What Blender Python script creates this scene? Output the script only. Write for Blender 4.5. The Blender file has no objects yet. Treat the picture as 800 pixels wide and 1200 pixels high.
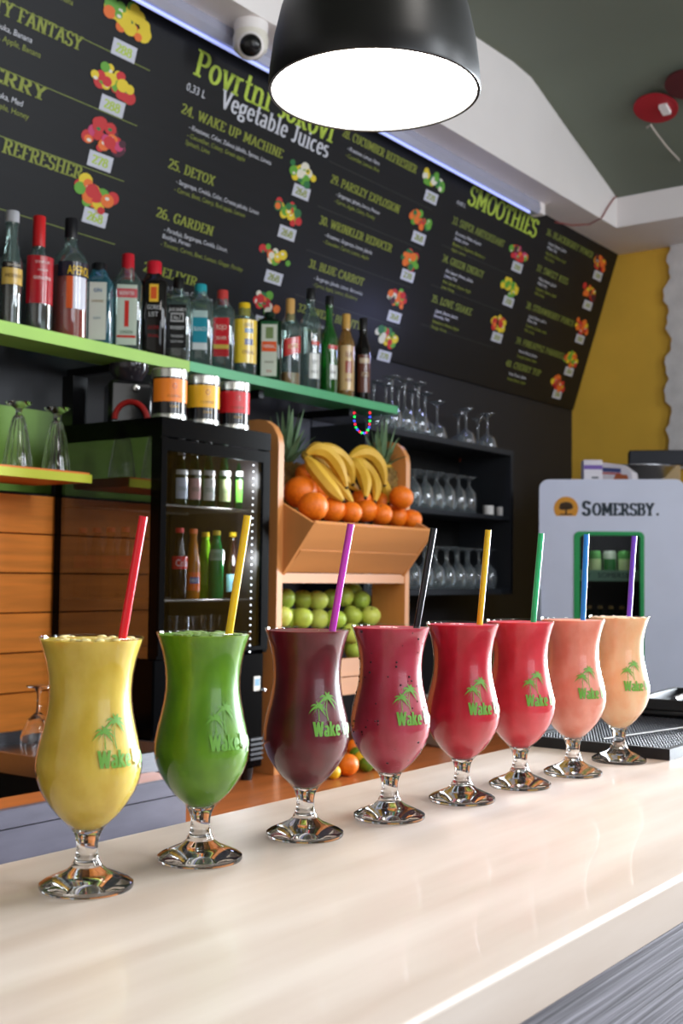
import bpy, math, random
from math import sin, cos, pi, radians as R
from mathutils import Vector, Matrix
random.seed(7)
sc = bpy.context.scene
C = sc.collection
# ------------------------------------------------------------------ camera
CZ = 1.36; F = 1400.0
YAW = R(53.7); PITCH = math.atan(74 / F); ROLL = math.atan(.012)
fw0 = Vector((sin(YAW), cos(YAW), 0)); rt0 = Vector((cos(YAW), -sin(YAW), 0)); up0 = Vector((0, 0, 1))
FW = fw0 * cos(PITCH) + up0 * sin(PITCH); U0 = up0 * cos(PITCH) - fw0 * sin(PITCH)
RT = rt0 * cos(ROLL) + U0 * sin(ROLL); UP = U0 * cos(ROLL) - rt0 * sin(ROLL)
cam = bpy.data.cameras.new('camera'); camo = bpy.data.objects.new('camera', cam); C.objects.link(camo)
m = Matrix((RT, UP, -FW)).transposed().to_4x4(); m.translation = Vector((0, 0, CZ)); camo.matrix_world = m
cam.sensor_fit = 'HORIZONTAL'; cam.sensor_width = 36; cam.lens = F / 800 * 36; cam.clip_start = .02
cam.dof.use_dof = True; cam.dof.focus_distance = 1.3; cam.dof.aperture_fstop = 15.0
sc.camera = camo

def at(px, py, ax, v):
    "world point seen at a pixel of the 800x1200 photograph, on the plane axis ax = v"
    d = FW + RT * ((px - 400) / F) + UP * ((600 - py) / F)
    o = Vector((0, 0, CZ)); t = (v - o[ax]) / d[ax]
    return o + d * t

# ------------------------------------------------------------------ world, daylight, exposure
w = bpy.data.worlds.new('world'); sc.world = w; w.use_nodes = True
bg = w.node_tree.nodes['Background']; bg.inputs[0].default_value = (.72, .82, 1, 1); bg.inputs[1].default_value = 1.6
def area(name, loc, target, sx, sy, power, col):
    l = bpy.data.lights.new(name, 'AREA'); l.shape = 'RECTANGLE'; l.size = sx; l.size_y = sy; l.energy = power; l.color = col
    o = bpy.data.objects.new(name, l); C.objects.link(o); o.location = loc
    o.rotation_euler = (Vector(target) - Vector(loc)).to_track_quat('-Z', 'Y').to_euler(); return o
def spot(name, loc, power, col, ang=125):
    l = bpy.data.lights.new(name, 'SPOT'); l.energy = power; l.color = col; l.shadow_soft_size = .1; l.spot_size = R(ang); l.spot_blend = .5
    o = bpy.data.objects.new(name, l); C.objects.link(o); o.location = loc; return o
def point(name, loc, power, col, r=.08):
    l = bpy.data.lights.new(name, 'POINT'); l.energy = power; l.color = col; l.shadow_soft_size = r
    o = bpy.data.objects.new(name, l); C.objects.link(o); o.location = loc; return o
dl = area('daylight_door', (5.12, .1, 1.6), (1.6, .45, 1.1), 1.0, 2.0, 170, (.84, .92, 1)); dl.data.spread = R(62)
area('daylight_high_window', (1.95, -1.86, 2.66), (1.7, 1.4, 1.5), .5, 1.0, 42, (.9, .95, 1))
area('daylight_high_window', (3.6, -1.86, 2.66), (2.2, 1.4, 1.5), .6, 1.0, 46, (.9, .95, 1))
area('daylight_window', (.5, -1.86, 1.8), (1.0, 1.5, 1.3), 1.6, 1.3, 14, (.94, .97, 1))
sc.view_settings.view_transform = 'Standard'; sc.view_settings.look = 'None'
sc.view_settings.gamma = 1; sc.view_settings.use_curve_mapping = False; sc.view_settings.exposure = 0.0
sc.cycles.max_bounces = 10; sc.cycles.transparent_max_bounces = 24; sc.cycles.transmission_bounces = 10
sc.cycles.blur_glossy = 0.5; sc.cycles.sample_clamp_indirect = 4

# ------------------------------------------------------------------ materials
def lin(c):
    return tuple(((x / 255) / 12.92 if x / 255 <= .04045 else ((x / 255 + .055) / 1.055) ** 2.4) for x in c) + (1,)
MT = {}
def mat(name, col, rough=.5, metal=0, trans=0, ior=1.45, emit=None, es=1, coat=0, var=0, scale=8, stretch=(1, 1, 1), bump=0, spec=.5, sss=0, col2=None, detail=4):
    if name in MT: return MT[name]
    M = bpy.data.materials.new(name); M.use_nodes = True; nt = M.node_tree; b = nt.nodes['Principled BSDF']
    b.inputs['Base Color'].default_value = lin(col); b.inputs['Roughness'].default_value = rough
    b.inputs['Metallic'].default_value = metal; b.inputs['Transmission Weight'].default_value = trans
    b.inputs['IOR'].default_value = ior; b.inputs['Coat Weight'].default_value = coat; b.inputs['Coat Roughness'].default_value = .03
    b.inputs['Specular IOR Level'].default_value = spec
    if sss:
        b.inputs['Subsurface Weight'].default_value = sss; b.inputs['Subsurface Scale'].default_value = .006
        b.inputs['Subsurface Radius'].default_value = (1, .6, .4)
    if emit:
        b.inputs['Emission Color'].default_value = lin(emit); b.inputs['Emission Strength'].default_value = es
    if not trans:
        tc = nt.nodes.new('ShaderNodeTexCoord'); mp = nt.nodes.new('ShaderNodeMapping'); mp.inputs['Scale'].default_value = stretch
        nz = nt.nodes.new('ShaderNodeTexNoise'); nz.inputs['Scale'].default_value = scale; nz.inputs['Detail'].default_value = detail
        nt.links.new(tc.outputs['Object'], mp.inputs[0]); nt.links.new(mp.outputs[0], nz.inputs['Vector'])
        rp = nt.nodes.new('ShaderNodeMix'); rp.data_type = 'RGBA'
        a = lin(col); v = var or .04
        c2 = lin(col2) if col2 else tuple(min(1, x * (1 + v)) for x in a[:3]) + (1,)
        rp.inputs['A'].default_value = tuple(x * (1 - v) for x in a[:3]) + (1,); rp.inputs['B'].default_value = c2
        cr = nt.nodes.new('ShaderNodeMapRange'); cr.inputs['From Min'].default_value = .35; cr.inputs['From Max'].default_value = .65
        nt.links.new(nz.outputs['Fac'], cr.inputs['Value']); nt.links.new(cr.outputs[0], rp.inputs['Factor'])
        nt.links.new(rp.outputs['Result'], b.inputs['Base Color'])
        if bump:
            bp = nt.nodes.new('ShaderNodeBump'); bp.inputs['Strength'].default_value = bump; bp.inputs['Distance'].default_value = .002
            nt.links.new(nz.outputs['Fac'], bp.inputs['Height']); nt.links.new(bp.outputs[0], b.inputs['Normal'])
    MT[name] = M; return M
def thin_glass(name, tint=(255, 255, 255), edge=.9, lo=.05, milk=0, mcol=(200, 200, 200)):
    "thin pane: light passes, reflection grows towards grazing angles"
    if name in MT: return MT[name]
    M = bpy.data.materials.new(name); M.use_nodes = True; nt = M.node_tree; nt.nodes.clear()
    out = nt.nodes.new('ShaderNodeOutputMaterial'); mx = nt.nodes.new('ShaderNodeMixShader')
    t = nt.nodes.new('ShaderNodeBsdfTransparent'); t.inputs[0].default_value = lin(tint)
    g = nt.nodes.new('ShaderNodeBsdfGlossy'); g.inputs['Roughness'].default_value = .03
    lw = nt.nodes.new('ShaderNodeLayerWeight'); lw.inputs['Blend'].default_value = .25
    mr = nt.nodes.new('ShaderNodeMapRange'); mr.inputs['To Min'].default_value = lo; mr.inputs['To Max'].default_value = edge
    nt.links.new(lw.outputs['Facing'], mr.inputs['Value'])
    pw = nt.nodes.new('ShaderNodeMath'); pw.operation = 'POWER'; pw.inputs[1].default_value = 1.6
    nt.links.new(mr.outputs[0], pw.inputs[0]); nt.links.new(pw.outputs[0], mx.inputs[0])
    if milk:
        df = nt.nodes.new('ShaderNodeBsdfDiffuse'); df.inputs[0].default_value = lin(mcol); m2 = nt.nodes.new('ShaderNodeMixShader'); m2.inputs[0].default_value = milk
        nt.links.new(t.outputs[0], m2.inputs[1]); nt.links.new(df.outputs[0], m2.inputs[2]); t = m2
    nt.links.new(t.outputs[0], mx.inputs[1]); nt.links.new(g.outputs[0], mx.inputs[2]); nt.links.new(mx.outputs[0], out.inputs[0])
    MT[name] = M; return M

# ------------------------------------------------------------------ mesh tools
class MB:
    def __init__(s): s.v = []; s.f = []; s.m = []; s.cm = 0
    def add(s, vs, fs):
        n = len(s.v); s.v += [tuple(x) for x in vs]; s.f += [tuple(i + n for i in f) for f in fs]; s.m += [s.cm] * len(fs); return s
    def box(s, a, b, rot=None, piv=None):
        x0, y0, z0 = a; x1, y1, z1 = b
        vs = [Vector(p) for p in ((x0, y0, z0), (x1, y0, z0), (x1, y1, z0), (x0, y1, z0), (x0, y0, z1), (x1, y0, z1), (x1, y1, z1), (x0, y1, z1))]
        if rot is not None: vs = [rot @ (v - Vector(piv)) + Vector(piv) for v in vs]
        return s.add(vs, [(0, 3, 2, 1), (4, 5, 6, 7), (0, 1, 5, 4), (1, 2, 6, 5), (2, 3, 7, 6), (3, 0, 4, 7)])
    def bev(s, a, b, c=.004):
        "box with chamfered vertical and top edges"
        x0, y0, z0 = a; x1, y1, z1 = b
        def ring(i, z): return [(x0 + c, y0 + i, z), (x1 - c, y0 + i, z), (x1 - i, y0 + c, z), (x1 - i, y1 - c, z), (x1 - c, y1 - i, z), (x0 + c, y1 - i, z), (x0 + i, y1 - c, z), (x0 + i, y0 + c, z)]
        L = [ring(c * .9, z0), ring(0, z0 + c), ring(0, z1 - c), ring(c * .9, z1)]
        vs = [p for r in L for p in r]; fs = [tuple(range(7, -1, -1)), tuple(range(24, 32))]
        for k in range(3):
            for i in range(8): j = (i + 1) % 8; fs.append((k * 8 + i, k * 8 + j, k * 8 + 8 + j, k * 8 + 8 + i))
        return s.add(vs, fs)
    def lathe(s, prof, n=24, o=(0, 0, 0), p=2, ax=None, sy=1):
        vs = []; fs = []; ox, oy, oz = o; rings = []
        for r, z in prof:
            if r < 1e-6: rings.append([len(vs)]); vs.append(Vector((0, 0, z)))
            else:
                ids = []
                for i in range(n):
                    a = 2 * pi * (i + .5) / n; c, q = cos(a), sin(a)
                    k = r / (abs(c) ** p + abs(q) ** p) ** (1 / p)
                    ids.append(len(vs)); vs.append(Vector((k * c, k * q * sy, z)))
                rings.append(ids)
        for A, B in zip(rings, rings[1:]):
            if len(A) == 1 and len(B) == 1: continue
            for i in range(n):
                j = (i + 1) % n
                if len(A) == 1: fs.append((A[0], B[j], B[i])[::-1] if 0 else (A[0], B[i], B[j])[::-1])
                elif len(B) == 1: fs.append((A[i], A[j], B[0]))
                else: fs.append((A[i], A[j], B[j], B[i]))
        if ax is not None:
            q = Vector((0, 0, 1)).rotation_difference(Vector(ax)); vs = [q @ v for v in vs]
        return s.add([v + Vector(o) for v in vs], fs)
    def tube(s, path, rad, n=10, cap=True):
        P = [Vector(p) for p in path]; k = len(P); vs = []; fs = []
        rr = rad if isinstance(rad, (list, tuple)) else [rad] * k
        d0 = (P[1] - P[0]).normalized(); a = d0.orthogonal().normalized()
        for i in range(k):
            d = (P[min(i + 1, k - 1)] - P[max(i - 1, 0)]).normalized()
            a = (a - d * a.dot(d)).normalized(); b = d.cross(a)
            for j in range(n):
                t = 2 * pi * j / n; vs.append(P[i] + (a * cos(t) + b * sin(t)) * rr[i])
        for i in range(k - 1):
            for j in range(n): q = (j + 1) % n; fs.append((i * n + j, i * n + q, i * n + n + q, i * n + n + j))
        if cap: fs += [tuple(range(n - 1, -1, -1)), tuple(range((k - 1) * n, k * n))]
        return s.add(vs, fs)
    def prism(s, poly, d, h0, h1):
        "poly in the plane across axis d (0 x,1 y,2 z), extruded h0..h1"
        def P(a, b, h): return {0: (h, a, b), 1: (a, h, b), 2: (a, b, h)}[d]
        n = len(poly); vs = [P(a, b, h0) for a, b in poly] + [P(a, b, h1) for a, b in poly]
        return s.add(vs, [tuple(range(n - 1, -1, -1)), tuple(range(n, 2 * n))] + [(i, (i + 1) % n, n + (i + 1) % n, n + i) for i in range(n)])
    def ball(s, c, r, n=16, k=10, sc3=(1, 1, 1)):
        prof = [(max(0, r * sin(pi * i / k)) if 0 < i < k else 0, -r * cos(pi * i / k)) for i in range(k + 1)]
        t = MB().lathe(prof, n); return s.add([(v[0] * sc3[0] + c[0], v[1] * sc3[1] + c[1], v[2] * sc3[2] + c[2]) for v in t.v], t.f)
    def disc(s, c, r, n=24, ry=None, h=0):
        ry = ry or r; return s.add([(c[0] + r * cos(2 * pi * i / n), c[1] + ry * sin(2 * pi * i / n), h) for i in range(n)], [tuple(range(n))])
def obj(name, mb, mats, parent=None, smooth=True, ang=40, loc=None):
    me = bpy.data.meshes.new(name); me.from_pydata(mb.v, [], mb.f)
    for M in (mats if isinstance(mats, (list, tuple)) else [mats]): me.materials.append(M)
    me.polygons.foreach_set('material_index', mb.m); me.update()
    if smooth:
        me.polygons.foreach_set('use_smooth', [True] * len(me.polygons)); me.set_sharp_from_angle(angle=R(ang))
    o = bpy.data.objects.new(name, me); C.objects.link(o)
    if parent: o.parent = parent
    if loc is not None: o.location = loc
    return o
def tag(o, label, cat, group=None):
    o['label'] = label; o['category'] = cat
    if group: o['group'] = group
    return o
def thing(name, label, cat, loc=(0, 0, 0), rz=0, group=None):
    o = bpy.data.objects.new(name, None); C.objects.link(o); o.location = loc; o.rotation_euler = (0, 0, rz); o.empty_display_size = .05
    return tag(o, label, cat, group)
def struct(name, mb, M, smooth=False):
    o = obj(name, mb, M, None, smooth); o['kind'] = 'structure'; return o
def dup(root, loc, rz=None, label=None, group=None):
    r = root.copy(); C.objects.link(r); r.location = loc
    if rz is not None: r.rotation_euler = (0, 0, rz)
    if label: r['label'] = label
    if group: r['group'] = group
    for ch in list(root.children):
        c = ch.copy(); C.objects.link(c); c.parent = r
        for g in ch.children: d = g.copy(); C.objects.link(d); d.parent = c
    return r
ORD = ['leftmost', 'second', 'third', 'fourth', 'fifth', 'sixth', 'seventh', 'eighth', 'ninth', 'tenth', 'eleventh', 'twelfth', 'thirteenth', 'fourteenth', 'fifteenth']
def nth(i, n):
    return 'leftmost' if i == 0 else ('rightmost' if i == n - 1 else ORD[i] + ' from the left')

# ------------------------------------------------------------------ lettering
_tx = {}
def sans(body, off=0):
    "flat outline of a text in the built-in sans face -> verts, faces (x from 0, caps 0..1)"
    if (body, off) in _tx: return _tx[body, off]
    cu = bpy.data.curves.new('t', 'FONT'); cu.body = body; cu.resolution_u = 2; cu.fill_mode = 'FRONT'; cu.offset = off
    o = bpy.data.objects.new('t', cu); C.objects.link(o)
    me = o.evaluated_get(bpy.context.evaluated_depsgraph_get()).to_mesh()
    vs = [tuple(v.co) for v in me.vertices]; fs = [tuple(p.vertices) for p in me.polygons]
    bpy.data.objects.remove(o); bpy.data.curves.remove(cu)
    x0 = min(v[0] for v in vs); vs = [((v[0] - x0) / .729, v[1] / .729) for v in vs]
    _tx[body, off] = (vs, fs); return vs, fs
def arc(cx, cy, rx, ry, a0, a1, n=10): return [(cx + rx * cos(R(a0 + (a1 - a0) * i / n)), cy + ry * sin(R(a0 + (a1 - a0) * i / n))) for i in range(n + 1)]
def ser(x, y, w=.17): return [(x - w, y), (x + w, y)]
def st(x, a, b, lo=1, hi=1): return [[(x, a), (x, b)]] + ([ser(x, a + .04)] if lo else []) + ([ser(x, b - .04)] if hi else [])
G = {
 'A': (.74, [[(.1, 0), (.37, 1)], [(.37, 1), (.64, 0)], [(.2, .33), (.54, .33)], ser(.1, .04, .13), ser(.64, .04, .13)]),
 'B': (.68, st(.17, 0, 1) + [[(.17, .95)] + arc(.36, .75, .18, .2, 90, -90) + [(.17, .55)], [(.17, .53)] + arc(.38, .29, .2, .25, 90, -90) + [(.17, .04)]]),
 'C': (.64, [arc(.36, .5, .27, .47, 50, 310, 16), [(.56, .72), (.56, .96)]]),
 'D': (.72, st(.17, 0, 1) + [[(.17, .95)] + arc(.34, .5, .28, .45, 90, -90, 14) + [(.17, .05)]]),
 'E': (.62, st(.17, 0, 1) + [[(.1, .95), (.54, .95)], [(.54, .95), (.54, .78)], [(.17, .5), (.44, .5)], [(.1, .05), (.56, .05)], [(.56, .05), (.56, .24)]]),
 'F': (.6, st(.17, 0, 1) + [[(.1, .95), (.54, .95)], [(.54, .95), (.54, .78)], [(.17, .5), (.44, .5)]]),
 'G': (.7, [arc(.37, .5, .28, .47, 50, 300, 16), [(.57, .08), (.57, .45)], [(.42, .45), (.68, .45)], [(.56, .74), (.56, .96)]]),
 'H': (.8, st(.18, 0, 1) + st(.62, 0, 1) + [[(.18, .5), (.62, .5)]]),
 'I': (.4, st(.2, 0, 1)),
 'J': (.5, [[(.32, 1), (.32, .25)] + arc(.2, .25, .12, .22, 0, -150, 8), ser(.32, .96)]),
 'K': (.74, st(.17, 0, 1) + [[(.2, .42), (.58, 1)], [(.3, .55), (.6, 0)], ser(.58, .96, .12), ser(.62, .04, .12)]),
 'L': (.6, st(.17, 0, 1) + [[(.1, .05), (.56, .05)], [(.56, .05), (.56, .28)]]),
 'M': (.94, st(.17, 0, 1) + st(.77, 0, 1) + [[(.2, 1), (.47, .2)], [(.47, .2), (.74, 1)]]),
 'N': (.8, st(.17, 0, 1) + st(.63, 0, 1) + [[(.17, 1), (.63, 0)]]),
 'O': (.74, [arc(.37, .5, .28, .46, 0, 360, 20)]),
 'P': (.66, st(.17, 0, 1) + [[(.17, .95)] + arc(.37, .71, .2, .24, 90, -90) + [(.17, .47)]]),
 'R': (.72, st(.17, 0, 1) + [[(.17, .95)] + arc(.36, .73, .19, .22, 90, -90) + [(.17, .51)], [(.36, .5), (.6, .02)], ser(.6, .04, .12)]),
 'S': (.6, [arc(.3, .73, .2, .23, 40, 270, 10) + arc(.3, .26, .22, .24, 90, -140, 10), [(.5, .76), (.5, .95)], [(.1, .24), (.1, .05)]]),
 'T': (.66, st(.33, 0, 1, 1, 0) + [[(.06, .95), (.6, .95)], [(.07, .95), (.07, .76)], [(.59, .95), (.59, .76)]]),
 'U': (.76, [[(.17, 1), (.17, .3)] + arc(.38, .3, .21, .26, 180, 360, 12) + [(.59, 1)], ser(.17, .96, .14), ser(.59, .96, .14)]),
 'V': (.72, [[(.1, 1), (.36, 0)], [(.36, 0), (.62, 1)], ser(.1, .96, .13), ser(.62, .96, .13)]),
 'W': (1.0, [[(.1, 1), (.3, 0)], [(.3, 0), (.5, .9)], [(.5, .9), (.7, 0)], [(.7, 0), (.9, 1)], ser(.1, .96, .12), ser(.5, .96, .1), ser(.9, .96, .12)]),
 'X': (.72, [[(.12, 1), (.6, 0)], [(.6, 1), (.12, 0)], ser(.12, .96, .12), ser(.6, .96, .12), ser(.12, .04, .12), ser(.6, .04, .12)]),
 'Y': (.7, [[(.1, 1), (.35, .48)], [(.6, 1), (.35, .48)]] + st(.35, 0, .5, 1, 0) + [ser(.1, .96, .12), ser(.6, .96, .12)]),
 'o': (.62, [arc(.31, .36, .21, .33, 0, 360, 18)]),
 'v': (.6, [[(.1, .72), (.3, 0)], [(.3, 0), (.5, .72)], ser(.1, .69, .11), ser(.5, .69, .11)]),
 'r': (.5, st(.16, 0, .72, 1, 0) + [[(.05, .69), (.16, .69)], arc(.33, .46, .17, .23, 180, 60, 8)]),
 't': (.44, [[(.2, 1), (.2, .18)] + arc(.32, .18, .12, .15, 180, 310, 8), [(.04, .69), (.4, .69)]]),
 'n': (.7, st(.16, 0, .72, 1, 0) + st(.53, 0, .45, 1, 0) + [[(.05, .69), (.16, .69)], arc(.35, .46, .18, .23, 180, 0, 10)]),
 'i': (.36, st(.18, 0, .72, 1, 0) + [[(.06, .69), (.18, .69)], [(.18, .86), (.18, 1)]]),
 's': (.5, [arc(.25, .53, .15, .16, 40, 270, 8) + arc(.25, .2, .17, .17, 90, -140, 8)]),
 'k': (.66, st(.16, 0, 1, 1, 0) + [[(.05, .96), (.16, .96)], [(.18, .32), (.5, .72)], [(.28, .42), (.54, 0)], ser(.5, .69, .1), ser(.56, .03, .1)]),
 'e': (.58, [[(.1, .38), (.49, .38)] + arc(.3, .38, .19, .31, 0, 180, 10) + arc(.31, .36, .2, .33, 180, 320, 8)]),
 'g': (.6, [arc(.28, .46, .18, .23, 0, 360, 14), arc(.29, -.08, .2, .15, 0, 360, 12), [(.14, .24), (.12, .12)], [(.4, .66), (.56, .7)]]),
 'a': (.58, [arc(.27, .52, .16, .17, 150, 0, 8) + [(.43, .08), (.54, .03)], arc(.25, .2, .16, .17, 60, 320, 10)]),
 'b': (.66, st(.16, 0, 1, 0, 0) + [[(.04, .96), (.16, .96)], arc(.32, .36, .2, .33, 130, -150, 14)]),
 'l': (.36, st(.18, 0, 1, 1, 0) + [[(.06, .96), (.18, .96)]]),
 'u': (.7, [[(.16, .72), (.16, .25)] + arc(.34, .25, .18, .22, 180, 350, 8), [(.53, .72), (.53, 0)], [(.04, .69), (.16, .69)], [(.42, .69), (.53, .69)], [(.53, .03), (.64, .03)]]),
 'c': (.54, [arc(.3, .36, .2, .33, 50, 310, 12)]),
 'p': (.66, st(.16, -.3, .72, 1, 0) + [[(.04, .69), (.16, .69)], arc(.32, .36, .2, .33, 130, -150, 14)]),
 '.': (.26, [[(.13, 0), (.13, .15)]]), ' ': (.36, []),
 '0': (.6, [arc(.3, .5, .2, .46, 0, 360, 18)]), '1': (.44, st(.24, 0, 1, 1, 0) + [[(.08, .86), (.24, .96)]]),
 '2': (.58, [arc(.28, .72, .2, .24, 160, -30, 8) + [(.1, .06)], [(.1, .06), (.52, .06)], [(.52, .06), (.52, .2)]]),
 '3': (.56, [arc(.26, .74, .18, .22, 150, -90, 9), arc(.26, .27, .2, .24, 90, -150, 10)]),
 '4': (.6, st(.4, 0, 1, 1, 0) + [[(.4, .96), (.06, .33)], [(.06, .3), (.56, .3)]]),
 '5': (.56, [[(.14, .95), (.48, .95)], [(.14, .98), (.12, .55)] + arc(.27, .31, .21, .27, 120, -150, 12)]),
 '6': (.6, [arc(.34, .5, .24, .46, 70, 180, 8) + arc(.3, .3, .2, .27, 180, 540, 14)]),
 '7': (.54, [[(.06, .94), (.5, .94)], [(.5, .94), (.2, 0)], [(.07, .95), (.07, .8)]]),
 '8': (.6, [arc(.3, .74, .17, .21, 0, 360, 14), arc(.3, .27, .21, .25, 0, 360, 14)]),
 '9': (.6, [arc(.26, .5, .24, .46, -110, 0, 8) + arc(.3, .7, .2, .27, 0, 360, 14)]),
}
def slab(body, bold=1.0):
    vs = []; fs = []; x = 0
    for ch in body:
        wd, strokes = G.get(ch, G['o'])
        for s in strokes:
            n = len(s); k = len(vs)
            for i in range(n):
                a = s[max(i - 1, 0)]; b = s[min(i + 1, n - 1)]; dx, dy = b[0] - a[0], b[1] - a[1]; L = math.hypot(dx, dy) or 1
                th = (.042 + .045 * abs(dy / L)) * bold; nx, ny = -dy / L * th, dx / L * th
                vs += [(x + s[i][0] + nx, s[i][1] + ny), (x + s[i][0] - nx, s[i][1] - ny)]
            for i in range(n - 1): fs.append((k + 2 * i, k + 2 * i + 1, k + 2 * i + 3, k + 2 * i + 2))
        x += wd
    return vs, fs
def place(t, x, y, h, width=None, skew=0):
    vs, fs = t; W = max(v[0] for v in vs); sx = width / W if width else h
    return [(x + v[0] * sx + skew * v[1] * h, y + v[1] * h) for v in vs], fs
def flat(name, t, M, parent, h=.0006, front='z'):
    mb = MB(); vs, fs = t
    if front == 'z': mb.add([(a, b, h) for a, b in vs], fs)
    else: mb.add([(a, -h, b) for a, b in vs], fs)
    return obj(name, mb, M, parent, False)

# shared materials
BLACKP = mat('black_plastic', (16, 16, 18), .25)
STEEL = mat('steel', (200, 200, 200), .22, 1)
DSTEEL = mat('brushed_steel', (150, 150, 155), .32, 1, var=.1, scale=30, stretch=(1, 20, 20))
WHITEP = mat('white_paint', (238, 232, 230), .6, var=.03, scale=2, bump=.1)
GLASS = mat('solid_glass', (255, 255, 255), 0, trans=1, ior=1.48)
THIN = thin_glass('thin_glass', (248, 252, 250))
# ------------------------------------------------------------------ room shell
XW = 5.165; YB = 2.45
struct('floor', MB().box((-2.6, -1.9, -.1), (5.4, 2.6, 0)), mat('floor_tiles', (84, 74, 66), .5, var=.15, scale=3))
struct('wall_back', MB().box((-2.6, YB, 0), (5.4, YB + .12, 3.4)), mat('dark_wall_paint', (24, 24, 29), .6, var=.08, scale=3))
struct('wall_left', MB().box((-2.7, -1.9, 0), (-2.6, 2.57, 3.4)), mat('cream_wall', (170, 162, 152), .7))
struct('wall_right', MB().box((XW, -1.9, 0), (XW + .1, -.3, 3.4)).box((XW, .8, 0), (XW + .1, YB, 3.4)).box((XW, -.3, 2.65), (XW + .1, .8, 3.4)), mat('yellow_wall_paint', (226, 178, 62), .7, var=.06, scale=3, bump=.1))
fr = MB().box((-2.6, -2.0, 0), (-.3, -1.9, 3.4)).box((-.3, -2.0, 0), (1.3, -1.9, 1.1)).box((-.3, -2.0, 2.5), (1.3, -1.9, 3.2)).box((-.3, -2.0, 3.2), (5.265, -1.9, 3.4)).box((1.3, -2.0, 0), (1.69, -1.9, 3.2)).box((1.69, -2.0, 0), (2.21, -1.9, 2.09)).box((2.21, -2.0, 0), (3.29, -1.9, 3.2)).box((3.29, -2.0, 0), (3.91, -1.9, 2.09)).box((3.91, -2.0, 0), (5.265, -1.9, 3.2))
struct('wall_front', fr, MT['cream_wall'])
# torn plaster on the yellow wall
pts = [(1.975 + .012 * sin(z * 41) + .01 * sin(z * 17 + 1) + .006 * sin(z * 97), z) for z in [1.85 + i * .0254 for i in range(41)]]
pl = MB().prism([(1.0, 1.85)] + pts + [(1.0, pts[-1][1])], 0, XW - .022, XW - .001)
plo = struct('trim_1', pl, mat('white_plaster', (214, 210, 208), .8, var=.08, scale=14, bump=.6)); plo['label'] = 'torn white plaster layer with ragged edge'
# soffit beam along the back wall, cross beam along the right wall
struct('trim_2', MB().prism([(2.05, 2.86), (YB, 2.86), (YB, 3.4), (2.05, 3.4)], 0, -2.6, XW), WHITEP)
struct('trim_3', MB().box((4.755, -1.9, 2.86), (XW, 2.05, 2.99)), WHITEP)
cur = [(-2.6, 3.24), (3.0, 3.235), (3.565, 3.241), (3.82, 3.25), (3.964, 3.242), (4.03, 3.222), (4.1, 3.198), (4.28, 3.14), (4.56, 3.054), (4.755, 2.992), (XW, 2.86 + .13)]
struct('ceiling', MB().prism(cur + [(XW, 3.4), (-2.6, 3.4)], 1, -1.9, 2.05), mat('green_grey_ceiling', (112, 120, 106), .75, var=.04, scale=1.5), True)

# ------------------------------------------------------------------ front counter
ct = thing('bar_counter', 'pale birch laminate bar counter with rounded front edge', 'counter', (0, 0, 0))
birch = mat('birch_laminate', (194, 175, 160), .34, var=.06, scale=2.2, stretch=(.8, 7, 7), col2=(209, 195, 183), coat=.15, detail=6)
yf, yk, zt = .386, .877, 1.10
prof = [(yk, zt - .04), (yk, zt)] + [(yf + .005 - .005 * sin(R(a)), zt - .005 + .005 * cos(R(a))) for a in range(0, 91, 15)] + [(yf, zt - .04)]
obj('worktop', MB().prism(prof, 0, -.6, 3.5), birch, ct, True, 50)
gw = mat('grey_grained_wood', (84, 80, 86), .5, var=.3, scale=5, stretch=(.6, 1, 50), bump=.5, col2=(138, 134, 142))
for i in range(9): obj('panel', MB().box((-.59, yf + .006, 1.055 - (i + 1) * .115), (3.49, yf + .026, 1.055 - i * .115 - (.003 if i else 0))), gw, ct, False)
obj('back_board', MB().box((-.59, yk - .05, .02), (3.49, yk - .02, 1.06)), mat('dark_board', (40, 36, 34), .6), ct, False)

# ------------------------------------------------------------------ smoothies
OUT = [(.0, .0), (.0378, .0), (.0388, .0018), (.0384, .0042), (.034, .0072), (.026, .0105), (.017, .0145), (.0125, .018), (.0122, .0205), (.0100, .0235), (.0088, .030), (.0090, .037), (.0105, .043), (.0128, .0475)]
BOWL = [(.0128, .0475), (.0185, .0535), (.0255, .060), (.0325, .069), (.0385, .079), (.0422, .089), (.0437, .098), (.0432, .107), (.0410, .119), (.0380, .131), (.0355, .143), (.0342, .153), (.0340, .163), (.0350, .175), (.0375, .188), (.0410, .199), (.0432, .2045), (.0434, .2058)]
def rad(z):
    for (r0, z0), (r1, z1) in zip(BOWL, BOWL[1:]):
        if z0 <= z <= z1: return r0 + (r1 - r0) * (z - z0) / (z1 - z0)
    return BOWL[-1][0]
def frond(x, y, a, L, wd, droop=1.0, n=5):
    "one palm leaf: a tapering arc drooping outward"
    vs = []; fs = []; dx = cos(R(a)); dy = sin(R(a))
    for i in range(n + 1):
        t = i / n; px = x + dx * L * t; py = y + dy * L * t - droop * L * .55 * t * t * (.4 + abs(dx))
        ww = wd * sin(pi * min(1, .12 + .88 * t) ** .8) ; nx, ny = -dy, dx
        vs += [(px + nx * ww * .5, py + abs(ny) * ww * .5 + 0), (px - nx * ww * .5, py - abs(ny) * ww * .5)]
    for i in range(n): fs.append((2 * i, 2 * i + 1, 2 * i + 3, 2 * i + 2))
    return vs, fs
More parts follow.
